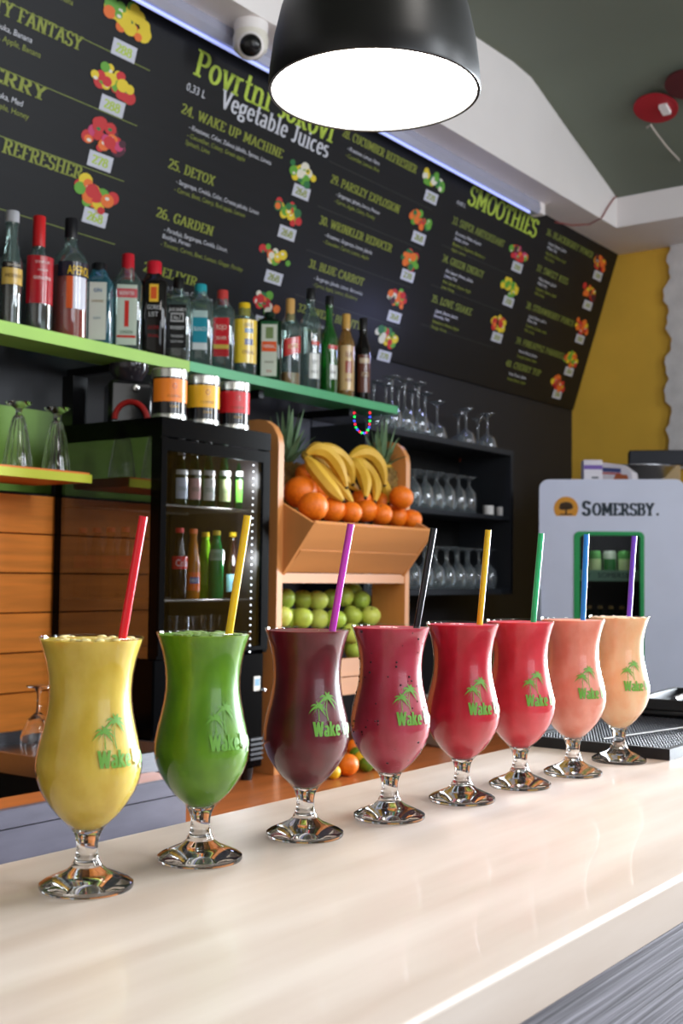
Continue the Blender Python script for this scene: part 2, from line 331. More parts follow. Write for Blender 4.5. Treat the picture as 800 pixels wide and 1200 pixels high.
def palm(x0, y0, x1, y1, L, tw):
    V = []; Fc = []
    def app(t):
        k = len(V); V.extend(t[0]); Fc.extend([tuple(i + k for i in f) for f in t[1]])
    n = 8; vs = []; fs = []
    for i in range(n + 1):
        t = i / n; bx = x0 + (x1 - x0) * t + sin(pi * t) * (x0 - x1) * .9 ; by = y0 + (y1 - y0) * t; q = tw * (1.2 - .5 * t)
        vs += [(bx - q / 2, by), (bx + q / 2, by)]
    for i in range(n): fs.append((2 * i, 2 * i + 1, 2 * i + 3, 2 * i + 2))
    app((vs, fs))
    for a in (172, 140, 105, 70, 38, 8, 205, -25): app(frond(x1, y1, a, L * (1 if a in (172, 140, 38, 8) else .8), L * .2))
    return V, Fc
def logo():
    V = []; Fc = []
    def app(t):
        k = len(V); V.extend(t[0]); Fc.extend([tuple(i + k for i in f) for f in t[1]])
    app(place(slab('Wake', 1.4), 0, 0, .0135, .031)); app(place(slab('Up', 1.4), .0345, 0, .0135, .0165))
    app(palm(.0065, .0145, .0065, .028, .0115, .0008)); app(palm(.0165, .0145, .0185, .036, .0135, .0009))
    return V, Fc
LOGO = logo()
GREENS = mat('green_print', (100, 158, 48), .45)
SM = [ # base px, colours, straw lower/upper px, straw colour, labels
 ((101, 1040), (214, 176, 62), (226, 192, 86), (143, 750), (168, 605), (226, 24, 40), 'yellow', 'red'),
 ((234, 1007), (88, 134, 14), (104, 150, 24), (268, 744), (290, 604), (240, 196, 20), 'green', 'yellow'),
 ((357, 979), (92, 12, 26), (112, 18, 36), (389, 740), (411, 614), (206, 60, 196), 'dark maroon', 'magenta'),
 ((456, 958), (176, 44, 66), (188, 58, 82), (488, 735), (508, 619), (18, 18, 22), 'berry pink, seed-flecked', 'black'),
 ((541, 938), (190, 22, 44), (204, 32, 56), (562, 729), (572, 621), (242, 200, 30), 'crimson red', 'yellow'),
 ((609, 921), (214, 48, 62), (226, 64, 78), (625, 726), (634, 625), (40, 190, 120), 'coral red', 'green'),
 ((671, 907), (238, 138, 116), (244, 158, 138), (683, 722), (687, 626), (30, 130, 220), 'salmon pink', 'blue'),
 ((725, 892), (246, 182, 136), (248, 198, 156), (737, 722), (743, 628), (110, 60, 190), 'pale peach', 'purple')]
gm = None
for i, (bp_, c1, c2, lo, hi, scol, cn, sn) in enumerate(SM):
    p = at(bp_[0], bp_[1], 2, 1.10); p.z = 1.1002
    t = thing('smoothie_glass', f'hurricane glass of {cn} smoothie with green palm print, ' + nth(i, 8), 'drink', p, 0, 'smoothies in a row on the counter')
    ft = MB().lathe(OUT + [(.0105, .0482), (0, .0455)], 48)
    obj('foot', ft, GLASS, t)
    bw = MB().lathe(BOWL + [(.0428, .2062), (.0420, .2050)], 56); obj('bowl', bw, THIN, t)
    dm = mat('smoothie_' + cn.split(',')[0].replace(' ', '_'), c1, .35, sss=.35, var=.02, scale=60, stretch=(1, 1, .6), col2=c2, bump=.04)
    top = .2040
    pr = [(0, .0485), (.0105, .0487)] + [(r - .0010, z) for r, z in BOWL if .05 < z < .2]
    pr += [(rad(.2015) - .0012, .2015), (rad(top) - .0014, top), (rad(top) - .006, top - .0006), (.02, top + .0012 * (i in (0, 1, 7))), (0, top + .001 * (i in (0, 1, 7)))]
    d = obj('drink', MB().lathe(pr, 56), dm, t); d['label'] = cn + ' smoothie'
    if i in (0, 1, 7):   # froth on the surface
        fb = MB(); rr = random.Random(i)
        for k in range(40):
            a = rr.random() * 6.28; q = .036 * rr.random() ** .6
            fb.ball((q * cos(a), q * sin(a), top + .0006), rr.uniform(.0012, .004), 8, 6, (1.3, 1, .4))
        fo = obj('froth', fb, mat('froth_' + cn.replace(' ', '_'), tuple(min(255, int(c * .6 + 110 * (.9 if i != 1 else .45))) for c in c2), .5), t); fo['kind'] = 'stuff'; fo['label'] = 'pale froth'
    if i == 3:
        fl = MB(); rr = random.Random(5)
        for k in range(110):
            a = rr.random() * 6.28; z = rr.uniform(.06, .2); r = rad(z) - .0008; s = rr.uniform(.0006, .0016)
            fl.ball((r * cos(a), r * sin(a), z), s, 6, 4, (1, 1, 1))
        o = obj('seeds', fl, mat('seeds', (60, 8, 22), .5), t); o['kind'] = 'stuff'
    # print on the glass, turned towards the room
    base = math.atan2(-p.y, -p.x); V = []; Fc = LOGO[1]
    off = R(9)
    for u, v in LOGO[0]:
        z = .1035 + v; r = rad(z) + .0004; a = base + off + u / .0425
        V.append((r * cos(a), r * sin(a), z))
    obj('logo_print', MB().add(V, Fc), GREENS, t, False)
    # straw
    dep = (Vector(p) - Vector((0, 0, CZ))).dot(FW) + .004
    def dp(px, py, D):
        return Vector((0, 0, CZ)) + (FW + RT * ((px - 400) / F) + UP * ((600 - py) / F)) * D
    a_ = dp(lo[0], lo[1], dep); b_ = dp(hi[0], hi[1], dep + .002)
    a2 = a_ + (a_ - b_) * .12
    sm = mat('straw_' + sn, scol, .3, coat=.3)
    sb = MB(); sb.tube([a2, a_, b_], .0036, 14, False); k = len(sb.v)
    dirn = (b_ - a_).normalized(); sb.tube([b_ - dirn * .03, b_], .0031, 14, False)
    n0 = len(sb.v)
    o1 = sb.v[28:42]; i1 = sb.v[56:70]
    sb.add(o1 + i1, [(j, (j + 1) % 14, 14 + (j + 1) % 14, 14 + j) for j in range(14)])
    so = obj('drinking_straw', MB().add([tuple(Vector(v) - a_) for v in sb.v], sb.f), sm, None, loc=a_)
    tag(so, f'{sn} drinking straw standing in the {cn} smoothie', 'straw', 'straws in the smoothies')

# ------------------------------------------------------------------ pendant lamp
lt = thing('pendant_lamp', 'large black dome pendant lamp lit white above the counter', 'lamp', (1.312, .917, 2.018))
sh = [(.144, 0), (.145, .003), (.143, .03), (.138, .07), (.129, .11), (.115, .15), (.095, .185), (.068, .21), (.04, .225), (.026, .23), (.024, .27), (0, .272)]
shi = [(r - .004, z - (.002 if z else 0)) for r, z in sh[:9]]
obj('lamp_shade', MB().lathe(shi[::-1] + sh, 64), mat('black_enamel', (20, 18, 18), .38), lt)
obj('diffuser', MB().lathe([(0, .002), (.1, .002), (.1398, .002), (.1398, .006), (0, .008)], 64), mat('lamp_glow', (255, 255, 255), .5, emit=(255, 250, 240), es=20), lt)
obj('cord', MB().tube([(0, 0, .27), (0, 0, 1.2)], .004, 8), BLACKP, lt)
# added fill lights without fixtures, for the ceiling, the beam and the bar
point('ceiling_fill_light', (1.2, .1, 2.75), 13, (1, .95, .9), .15)
spot('bar_fill_light', (.15, .8, 2.05), 5, (1, .82, .62))
spot('bar_fill_light', (2.6, 1.25, 2.1), 9, (1, .88, .72))

# ------------------------------------------------------------------ menu board
bl = (Vector((XW, 2.215, 2.86)) - Vector((XW, 2.44, 2.15))).length
bt = thing('menu_board', 'long black leaning menu board with lime lettering and fruit pictures', 'menu board', (0, 2.44, 2.15))
bt.rotation_euler = (math.atan2(.71, -.225), 0, 0)
obj('panel', MB().box((1.0, 0, -.012), (XW - .01, bl, 0)), mat('black_board_print', (10, 11, 15), .5, var=.15, scale=4, stretch=(1, 12, 1), spec=.35), bt, False)
LIME = mat('lime_print', (176, 200, 70), .5); OLIVE = mat('olive_print', (136, 146, 52), .5); WPR = mat('white_print', (206, 208, 216), .5); DLIME = mat('dim_lime_print', (120, 132, 56), .5)
def head(body, x, t, h=.027, width=None, M=None, bold=1): flat('heading_lettering', place(slab(body, bold), x, t, h, width), M or OLIVE, bt)
def small(body, x, t, M, h=.0095, width=None): flat('small_lettering', place(sans(body), x, t, h, width), M, bt)
head('Povrtni sokovi', 2.352, .615, .070, .64, LIME, .95)
head('Vegetable Juices', 2.478, .566, .050, .51, WPR, .95)
small('0,33 L', 2.34, .568, WPR, .022, .075)
head('SMOOTHIES', 3.83, .638, .072, .555, LIME, .95); small('0,40 L', 3.765, .62, WPR, .016, .06)
items = [
 (1.60, .541, 'FRUITY FANTASY', .37, ['Jagoda, Jabuka, Banana'], ['Strawberry, Apple, Banana']),
 (1.64, .392, 'CHERRY', .26, ['Visnja, Jabuka, Med'], ['Cherry, Apple, Honey']),
 (1.63, .240, 'SPRING REFRESHER', .43, ['Limun, Jabuka.'], ['Lemon, Apple']),
 (1.66, .690, 'YELLOW', .2, ['Ananas, Narandza'], ['Pineapple, Orange, Banana']),
 (2.339, .505, '24. WAKE UP MACHINE', .445, ['- Krastavac, Celer, Zelena jabuka, Spanac, Limeta'], ['- Cucumber, Celery, Green apple', '   Spinach, Lime']),
 (2.339, .352, '25. DETOX', .19, ['- Sargarepa, Cvekla, Celer, Crvena jabuka, Limun'], ['- Carrot, Beet, Celery, Red apple, Lemon']),
 (2.337, .215, '26. GARDEN', .235, ['- Paradajz, Sargarepa, Cvekla, Limun,', '   Bosiljak, Persun'], ['- Tomato, Carrot, Beet, Lemon, Ginger, Parsley']),
 (2.337, .06, '27. ELIXIR', .22, ['- Djumbir, Sargarepa, Celer, Limun'], ['- Ginger, Carrot, Celery, Lemon']),
 (3.03, .650, '28. CUCUMBER REFRESHER', .44, ['- Krastavac, Limun, Nana'], ['- Cucumber, Lemon, Mint']),
 (3.031, .500, '29. PARSLEY EXPLOSION', .40, ['- Sargarepa, Jabuka, Limun, Persun'], ['- Carrot, Apple, Celery, Parsley']),
 (3.027, .365, '30. WRINKLER REDUCER', .42, ['- Krastavac, Sargarepa, Limun, Jabuka'], ['- Cucumber, Carrot, Lemon, Apple']),
 (3.029, .222, '31. BLUE CARROT', .31, ['- Sargarepa, Jabuka, Limun, Borovnica'], ['- Carrot, Apple, Lemon, Blueberry']),
 (3.029, .075, '32. SWEET BEAUTY', .36, ['- Jabuka, Cvekla'], ['- Apple, Beet']),
 (3.765, .548, '33. SUPER ANTIOXIDANT', .40, ['Borovnica, Malina, Kupina', 'Jabuka, Limun'], ['Blueberry, Raspberry, Blackberry', 'Apple, Lemon']),
 (3.767, .405, '34. GREEN ENERGY', .31, ['Kivi, Spanac, Banana, Jabuka', 'Limeta, Med'], ['Kiwi, Spinach, Banana, Apple', 'Lime, Honey']),
 (3.767, .252, '35. LOVE SHAKE', .30, ['Jagoda, Banana, Jabuka', 'Narandza, Med'], ['Strawberry, Banana, Apple', 'Orange, Honey']),
 (4.460, .672, '36. BLACKBERRY POWER', .46, ['Kupina, Banana, Jabuka', 'Mleko, Med'], ['Blackberry, Banana, Apple', 'Milk, Honey']),
 (4.462, .520, '37. SWEET KISS', .30, ['Malina, Banana, Jabuka', 'Mleko, Med'], ['Raspberry, Banana, Apple', 'Milk, Honey']),
 (4.462, .360, '38. STRAWBERRY PUNCH', .46, ['Jagoda, Banana, Jabuka', 'Mleko, Med'], ['Strawberry, Banana, Apple', 'Milk, Honey']),
 (4.460, .208, '39. PINEAPPLE PARADISE', .46, ['Ananas, Banana, Jabuka'], ['Pineapple, Banana, Apple']),
 (4.43, .105, '40. CHERRY TOP', .32, ['Visnja, Banana, Jabuka'], ['Cherry, Banana, Apple'])]
for n, (x, t, h_, wd, A, B) in enumerate(items):
    hh = .027 if n > 3 else .034
    head(h_, x, t, hh, wd, OLIVE if n < 13 else DLIME, 1.0)
    y = t - .018; s_ = .0145 if n < 4 else .0132
    for L in A: small(L, x + .045, y - s_, WPR, s_); y -= s_ * 1.45
    y -= .003
    for L in B: small(L, x + .045, y - s_, OLIVE, s_); y -= s_ * 1.55
PR = {k: mat('print_' + k, v, .5) for k, v in dict(red=(196, 40, 44), green=(96, 160, 50), yellow=(222, 196, 40), orange=(226, 110, 40), dark=(70, 20, 40), white=(220, 216, 200), pink=(196, 60, 110), leaf=(40, 110, 60)).items()}
pics = [((2.09, .668), 'yyygoy', .085, '288', .590), ((2.093, .505), 'rrgyyr', .075, '288', .447), ((2.095, .364), 'rdropr', .075, '278', .303), ((2.12, .215), 'ygroor', .072, '268', .160),
 ((2.888, .490), 'yygglw', .06, '268', .435), ((2.87, .362), 'rgoylr', .06, '268', .300), ((2.86, .222), 'rgoywg', .06, '268', .155), ((2.864, .075), 'rgolrw', .06, '268', .01),
 ((3.576, .655), 'gglywg', .05, '278', .600), ((3.567, .505), 'rogglo', .05, '268', .450), ((3.561, .368), 'rogglo', .05, '278', .310), ((3.547, .224), 'wdogor', .055, '268', .155), ((3.549, .075), 'ygrywl', .055, '278', .010),
 ((4.288, .552), 'rdpgro', .05, '288', .500), ((4.295, .411), 'gyygyg', .055, '288', .358), ((4.283, .262), 'yroyyr', .05, '288', .205),
 ((4.997, .672), 'ryodor', .045, '288', .615), ((4.982, .530), 'roryod', .045, '288', .475), ((5.0, .373), 'rooryo', .045, '288', .320), ((4.985, .222), 'oyyrgo', .045, '288', .165), ((4.935, .100), 'rryoro', .042, '288', .050)]
KEY = dict(r='red', g='green', y='yellow', o='orange', d='dark', w='white', p='pink', l='leaf')
names = list(PR)
price = mat('price_tag', (196, 198, 210), .5)
for n, ((x, t), cs, s, pr_, pt) in enumerate(pics):
    s = .088 if n < 4 else .078
    mb = MB(); rr = random.Random(n + 3); h = .0008
    for k, c in enumerate(cs * 4):
        mb.cm = names.index(KEY[c]); a = rr.random() * 6.28; q = rr.random() ** .6; q2 = s * rr.uniform(.13, .25)
        mb.disc((x + cos(a) * q * s * .86, t + sin(a) * q * s * .36 - cos(a) * q * s * .12), q2 * 1.1, 12, q2 * .85, h + k * .00006)
        if k % 3 == 0:
            mb.cm = names.index('white' if k % 2 else 'leaf'); mb.disc((x + cos(a) * q * s * .8, t + sin(a) * q * s * .3), s * .09, 8, s * .05, h + k * .00006 + .00003)
    obj('fruit_picture', mb, list(PR.values()), bt, False)
    pw_, ph_ = (.082, .040) if n < 4 else (.082, .038); px_ = x + (.012 if n < 4 else .02)
    tg = MB().prism([(px_ - pw_ / 2, pt - ph_ / 2), (px_ + pw_ / 2, pt - ph_ / 2), (px_ + pw_ / 2, pt + ph_ / 2), (px_ - pw_ / 2, pt + ph_ / 2)], 2, 0, .0008)
    tp = obj('price_tag', tg, price, bt, False)
    flat('lettering', place(slab(pr_, 1.2), px_ - pw_ * .36, pt - ph_ * .28, ph_ * .56, pw_ * .7), LIME if n < 4 else OLIVE, tp, .0011)
for x0, x1, t in [(1.1, 2.2, .571), (1.1, 2.2, .424), (1.1, 2.2, .274), (1.1, 2.22, .107)]:
    flat('rule_line', ([(x0, t), (x1, t), (x1, t + .0022), (x0, t + .0022)], [(0, 1, 2, 3)]), DLIME, bt)
gl = mat('faint_rule', (60, 64, 58), .5)
for x0, x1, t in [(3.0, 3.62, .56), (3.0, 3.62, .415), (3.0, 3.62, .272), (3.0, 3.62, .125), (3.74, 4.3, .46), (3.74, 4.3, .31), (3.74, 4.3, .16)]:
    flat('rule_line', ([(x0, t), (x1, t), (x1, t + .0014), (x0, t + .0014)], [(0, 1, 2, 3)]), gl, bt)

# strip light, cctv, cables, ceiling discs
sl = thing('strip_light', 'long silver strip light housing under the white beam', 'light fixture', (1.2, 2.178, 2.86))
obj('housing', MB().prism([(-.02, 0), (.02, 0), (.026, -.03), (.014, -.048), (-.014, -.048), (-.026, -.03)], 0, 0, 3.05), mat('silver_housing', (176, 178, 196), .25, .3), sl, False)
obj('led_tube', MB().tube([(.05, 0, -.052), (3.0, 0, -.052)], .005, 8), mat('led_blue', (190, 200, 255), emit=(170, 185, 255), es=.8), sl)
obj('end_cap', MB().box((3.05, -.024, -.046), (3.09, .024, 0)), WHITEP, sl, False)
cp = at(303, 50, 2, 2.80)
cc = thing('security_camera', 'white dome security camera with black lens under the beam', 'camera', (cp.x, 2.099, 2.86))
obj('base', MB().lathe([(0, 0), (.047, 0), (.047, -.018), (.045, -.03)], 28), WHITEP, cc)
obj('dome', MB().lathe([(.044, -.022), (.049, -.045), (.046, -.072), (.028, -.09), (0, -.096)][::-1], 28), mat('cream_plastic', (226, 220, 208), .3), cc)
q = (Vector((0, 0, CZ)) - (cc.location + Vector((0, 0, -.06)))).normalized()
lens = obj('lens', MB().lathe([(0, .068), (.016, .066), (.026, .060), (.030, .05), (.030, .03)][::-1], 24, (0, 0, 0), ax=q), BLACKP, cc); lens.location = (0, 0, -.06)
ring = obj('lens_ring', MB().lathe([(.036, .03), (.036, .050), (.030, .056), (.028, .052)], 24, ax=q), WHITEP, cc); ring.location = (0, 0, -.06)
dp_ = at(769, 122, 2, 3.0)
def ceil_z(x):
    for (x0, z0), (x1, z1) in zip(cur, cur[1:]):
        if x0 <= x <= x1: return z0 + (z1 - z0) * (x - x0) / (x1 - x0)
def on_ceil(px, py):
    lo_, hi_ = 1.0, 9.0
    for _ in range(40):
        mdd = (lo_ + hi_) / 2; p = Vector((0, 0, CZ)) + (FW + RT * ((px - 400) / F) + UP * ((600 - py) / F)) * mdd
        if p.x > XW or p.z > ceil_z(p.x): hi_ = mdd
        else: lo_ = mdd
    return p
def ceil_disc(px, py, r, M, label):
    p = on_ceil(px, py); s = math.atan2(ceil_z(p.x + .02) - ceil_z(p.x - .02), .04)
    t = thing('ceiling_disc', label, 'lamp', p); t.rotation_euler = (0, -s, 0)
    obj('disc', MB().lathe([(0, -.03), (r, -.03), (r, -.022), (0, -.022)], 40), M, t)
    obj('mount', MB().lathe([(0, -.022), (.02, -.022), (.02, 0), (0, 0)], 16), BLACKP, t); return t, p
d1, pd = ceil_disc(769, 120, .082, mat('red_disc', (168, 30, 44), .5), 'red round disc lamp with white cord on the ceiling')
d2, _ = ceil_disc(806, 92, .080, mat('maroon_disc', (84, 28, 36), .5), 'dark maroon round disc lamp at the right picture edge')
lb = obj('bracket', MB().box((-.02, -.05, -.045), (.03, -.02, -.03)), WHITEP, d1, False)
c0 = on_ceil(758, 139) + Vector((0, 0, -.035)); c1 = Vector((4.80, 1.78, 3.0))
def dpp(px, py, D): return Vector((0, 0, CZ)) + (FW + RT * ((px - 400) / F) + UP * ((600 - py) / F)) * D
D0 = (c0 - Vector((0, 0, CZ))).dot(FW) - .05; D1 = (Vector((4.80, 1.75, 3.0)) - Vector((0, 0, CZ))).dot(FW)
cd = MB().tube([c0] + [dpp(x, y, D0 + (D1 - D0) * t - .35 * t * (1 - t)) for x, y, t in ((762, 146, .1), (768, 155, .25), (781, 172, .5), (796, 188, .75), (799, 215, 1))], .004, 6)
tag(obj('power_cord', cd, mat('white_cord', (200, 190, 180), .5)), 'white kinked cord hanging from the red ceiling disc', 'cord')
rc = [at(x, y, 2, 2.852) for x, y in [(648, 260), (670, 264), (690, 263)]] + [at(705, 255, 1, 2.043), at(712, 243, 1, 2.043), at(718, 234, 1, 2.043), at(722, 230, 1, 2.040)]
tag(obj('red_cable', MB().tube(rc, .003, 6), mat('red_cord', (150, 70, 66), .5)), 'thin red cable drooping along the white beam corner', 'cable')
blk = at(797, 196, 0, 4.9)

# ------------------------------------------------------------------ upper bottle shelf
SZ = 1.925
lime = mat('lime_shelf', (156, 198, 84), .35); teal = mat('sea_green_shelf', (86, 176, 120), .35)
s1 = thing('bottle_shelf', 'lime green wall shelf carrying the left bottles', 'shelf', (0, 0, 0))
xa = at(222, 440, 1, 2.2).x; xb = at(466, 480, 1, 2.2).x
obj('board', MB().box((1.1, 2.2, SZ - .03), (xa, 2.32, SZ)), lime, s1, False)
for x in (1.4, 2.1): obj('bracket', MB().box((x, 2.25, SZ - .05), (x + .02, YB, SZ - .03)), BLACKP, s1, False)
s2 = thing('bottle_shelf', 'sea green wall shelf carrying the right bottles', 'shelf', (0, 0, 0))
obj('board', MB().box((xa + .001, 2.2, SZ - .026), (xb, 2.32, SZ)), teal, s2, False)
for x in (2.65, 3.1): obj('bracket', MB().box((x, 2.25, SZ - .05), (x + .02, YB, SZ - .026)), BLACKP, s2, False)

def rsup(a, Rr, p): return Rr / (abs(cos(a)) ** p + abs(sin(a)) ** p) ** (1 / p)
def patch(Rr, p, a0, a1, z0, z1, d=.0006, n=14, sl=0):
    "label patch wrapped round a bottle, front is -y; sl slants it"
    vs = []; fs = []
    for i in range(n + 1):
        t = i / n; a = R(-90 + a0 + (a1 - a0) * t); r = rsup(a, Rr, p) + d; dz = sl * (t - .5)
        vs += [(r * cos(a), r * sin(a), z0 + dz), (r * cos(a), r * sin(a), z1 + dz)]
    for i in range(n): fs.append((2 * i, 2 * i + 2, 2 * i + 3, 2 * i + 1))
    return MB().add(vs, fs)
def wrap(t, Rr, p, ac, z, h, width, d=.0013, sl=0):
    vs, fs = place(t, 0, 0, h, width); out = []
    for u, v in vs:
        a = R(-90 + ac) + (u - width / 2) / Rr; r = rsup(a, Rr, p) + d; out.append((r * cos(a), r * sin(a), z + v + sl * (u / width - .5)))
    return MB().add(out, fs)
def lm(c): return mat('label_%d_%d_%d' % c, c, .22, coat=.3)
def bottle(name, label, cat, px, y, zb, H, Rr, body, p=2, neck=.014, sh=.55, liq=None, cap=((20, 20, 22), .04), labels=(), texts=(), rot=18, group=None, n=28, x=None, capr=1.15, sf=.16):
    if x is None: x = at(px, 500, 1, y).x
    th = -math.atan2(x, y) + R(rot)
    t = thing(name, label, cat, (x, y, zb + .0003), th, group)
    hc = H - cap[1]; zs = H * sh
    pr = [(0, 0), (Rr * .93, 0), (Rr, .005), (Rr, zs), (Rr * .95, zs + H * sf * .22), (Rr * .72, zs + H * sf * .55), (neck * 1.35, zs + H * sf * .85), (neck, zs + H * sf * 1.1), (neck, hc - .006), (neck * 1.12, hc - .005), (neck * 1.12, hc), (0, hc)]
    obj('bottle_body', MB().lathe(pr, n, p=p), body, t, ang=50)
    if liq:
        z1 = liq[1] * H; pl_ = [(0, .006), (Rr * .93, .006)] + [(Rr * .93, min(z1, zs))]
        if z1 > zs: pl_.append((max(neck * .8, Rr * .93 * (1 - (z1 - zs) / (H * sf))), z1))
        pl_.append((0, pl_[-1][1]))
        obj('liquid', MB().lathe(pl_, n, p=p), mat('liquid_%d_%d_%d' % liq[0], liq[0], .15), t)
    cr = neck * capr
    obj('cap', MB().lathe([(cr, hc + .0005), (cr, H - .003), (cr * .9, H), (0, H)], 20), mat('cap_%d_%d_%d' % cap[0], cap[0], .3), t)
    for L in labels:
        c, a0, a1, z0, z1 = L[:5]; sl_ = L[5] if len(L) > 5 else 0; dd = L[6] if len(L) > 6 else .0006
        obj('label', patch(Rr, p, a0, a1, z0 * H, z1 * H, dd, sl=sl_), lm(c), t, True)
    for T in texts:
        s_, ac, z, h, wd, c = T[:6]; k = T[6] if len(T) > 6 else 0
        obj('lettering', wrap(sans(s_), Rr, p, ac, z * H, h * H, wd, .0018, k), lm(c), t, False)
    return t
CG = thin_glass('clear_bottle_glass', (214, 228, 224), .85, .24, milk=.08, mcol=(150, 190, 186))
BLUEG = thin_glass('blue_bottle_glass', (90, 170, 190), .85, .22, milk=.35, mcol=(40, 130, 150))
GRG = thin_glass('green_bottle_glass', (80, 170, 70), .85, .22, milk=.4, mcol=(20, 120, 30))
DKG = mat('dark_bottle_glass', (16, 12, 12), .06)
DGG = mat('dark_green_glass', (10, 34, 18), .08)
YLG = thin_glass('golden_bottle_glass', (220, 190, 130), .85, .22, milk=.3, mcol=(200, 150, 70))
def hpx(p0, p1, y, px):   # height in metres between two pixel rows at depth plane y
    return abs(at(px, p0, 1, y).z - at(px, p1, 1, y).z)
GRP = 'spirit bottles on the green shelves'; YB_ = 2.265
def B(px, top, bot, half, **k):
    D = (at(px, 450, 1, YB_) - Vector((0, 0, CZ))).dot(FW)
    H = at(px, top, 1, YB_).z - SZ
    return bottle(k.pop('name', 'spirit_bottle'), k.pop('label'), 'bottle', px, YB_, SZ, H, half * 1.02 * D / F, k.pop('body'), group=GRP, **k)
B(8, 246, 388, 12.5, label='dark amber spirit bottle with cream label and silver cap, leftmost on shelf', body=CG, liq=((70, 22, 14), .5), cap=((170, 170, 175), .028), labels=[((40, 30, 28), -70, 70, .50, .55), ((206, 170, 84), -70, 70, .36, .5), ((14, 12, 14), -180, 180, .78, .88), ((206, 170, 84), -180, 180, .70, .78)][:2], texts=[('BRANDY', 0, .513, .022, .03, (210, 200, 180)), ('RESERVE', 0, .42, .03, .04, (70, 40, 20))])
B(40, 252, 395, 17, name='syrup_bottle', label='red syrup bottle with red pourer cap and red label', body=CG, liq=((64, 6, 10), .62), cap=((190, 26, 30), .075), labels=[((172, 20, 34), -65, 65, .24, .64)], texts=[('SYRUP', 0, .575, .022, .035, (230, 210, 210)), ('GRENADINE', 0, .44, .028, .042, (240, 220, 220)), ('SIROP', 0, .51, .018, .024, (230, 200, 200))], neck=.013)
B(78, 255, 402, 20.5, name='aperitif_bottle', label='bright orange-red aperitif bottle with black neck cap and yellow lettering', body=CG, liq=((206, 34, 20), .6), cap=((18, 16, 22), .05), labels=[((34, 26, 44), -60, 60, .5, .62), ((214, 214, 226), -8, 40, .24, .5), ((214, 90, 40), -30, -8, .24, .5)], texts=[('APEROL', 14, .515, .075, .062, (240, 196, 20))], neck=.014, sh=.62)
B(112, 308, 408, 16.5, name='gin_bottle', label='square pale blue gin bottle with white arched label', body=BLUEG, p=7, cap=((18, 18, 22), .034), labels=[((206, 212, 200), -26, 34, .06, .74)], texts=[('GIN', 4, .62, .05, .018, (60, 110, 160)), ('SAPPHIRE', 4, .5, .03, .026, (150, 120, 60)), ('DRY', 4, .3, .03, .016, (90, 130, 150))], neck=.016, sh=.74, rot=-8)
B(146, 297, 413, 17, name='gin_bottle', label='clear gin bottle with red cap and label showing a red figure', body=CG, p=5, cap=((186, 24, 40), .07), labels=[((196, 206, 190), -32, 36, .06, .66), ((206, 90, 96), -32, 36, .53, .62, 0, .001), ((200, 48, 40), -6, 10, .24, .5, 0, .001), ((200, 60, 50), -30, 34, .13, .155, 0, .001)], texts=[('BEEFEATER', 2, .555, .04, .034, (240, 230, 225)), ('LONDON', 2, .17, .035, .028, (60, 90, 60))], neck=.014, sh=.68, rot=-4)
B(177, 306, 417, 15.5, name='liqueur_bottle', label='black liqueur bottle with red cap and orange medallion', body=DKG, p=5, cap=((196, 24, 44), .05), labels=[((238, 190, 60), -14, 22, .56, .74), ((220, 90, 40), -8, 15, .59, .71, 0, .0011)], texts=[('GORKI', 4, .48, .05, .03, (200, 200, 200)), ('LIST', 4, .41, .05, .022, (200, 200, 200)), ('LIQUEUR', 4, .28, .04, .026, (150, 30, 36)), ('ORIGINAL', 4, .2, .03, .026, (150, 30, 36))], neck=.017, sh=.76, rot=-4, sf=.1)
B(206, 325, 425, 15.5, name='whiskey_bottle', label='square whiskey bottle with black and white label', body=CG, p=5, liq=((60, 20, 14), .5), cap=((14, 14, 14), .05), labels=[((22, 22, 24), -34, 34, .16, .66), ((196, 196, 196), -24, 26, .46, .56, 0, .001), ((22, 22, 24), -20, 22, .475, .545, 0, .0013)], texts=[("JACK DANIEL'S", 1, .58, .04, .04, (226, 226, 226)), ('No.7', 1, .485, .05, .018, (226, 226, 226)), ('WHISKEY', 1, .37, .045, .034, (226, 226, 226)), ('TENNESSEE', 1, .28, .03, .03, (200, 200, 200)), ('SOUR MASH', 1, .22, .03, .03, (200, 200, 200))], neck=.013, sh=.70, rot=-4)
B(232, 333, 432, 15.5, name='vodka_bottle', label='clear spirit bottle with teal cap and teal label', body=CG, p=4, cap=((30, 150, 160), .03), labels=[((30, 140, 160), -24, 32, .28, .58), ((208, 214, 214), -24, 32, .2, .28), ((176, 200, 196), -24, 32, .58, .66)], texts=[('BLANCO', 4, .42, .05, .03, (220, 240, 240))], neck=.015, sh=.74, rot=-4)
B(258, 340, 438, 15, name='vodka_bottle', label='clear spirit bottle with red label and red-cream cap', body=CG, p=4, cap=((190, 60, 56), .045), labels=[((196, 30, 40), -28, 32, .32, .64), ((196, 170, 70), -28, 32, .27, .32), ((170, 30, 36), -28, 32, .18, .27)], texts=[('ROJO', 2, .5, .06, .026, (240, 220, 200)), ('SILVER', 2, .38, .04, .026, (240, 220, 200))], neck=.014, sh=.72, rot=-4)
B(284, 355, 442, 13.5, name='tequila_bottle', label='spirit bottle with yellow cap and large yellow label', body=CG, p=3, cap=((226, 190, 30), .04), labels=[((236, 200, 50), -60, 60, .18, .76), ((80, 90, 140), -14, 26, .42, .5, 0, .001), ((90, 130, 170), -14, 26, .58, .64, 0, .001)], texts=[('ESPECIAL', 4, .3, .05, .032, (120, 50, 30)), ('GOLD', 4, .66, .05, .024, (60, 70, 110))], neck=.015, sh=.76)
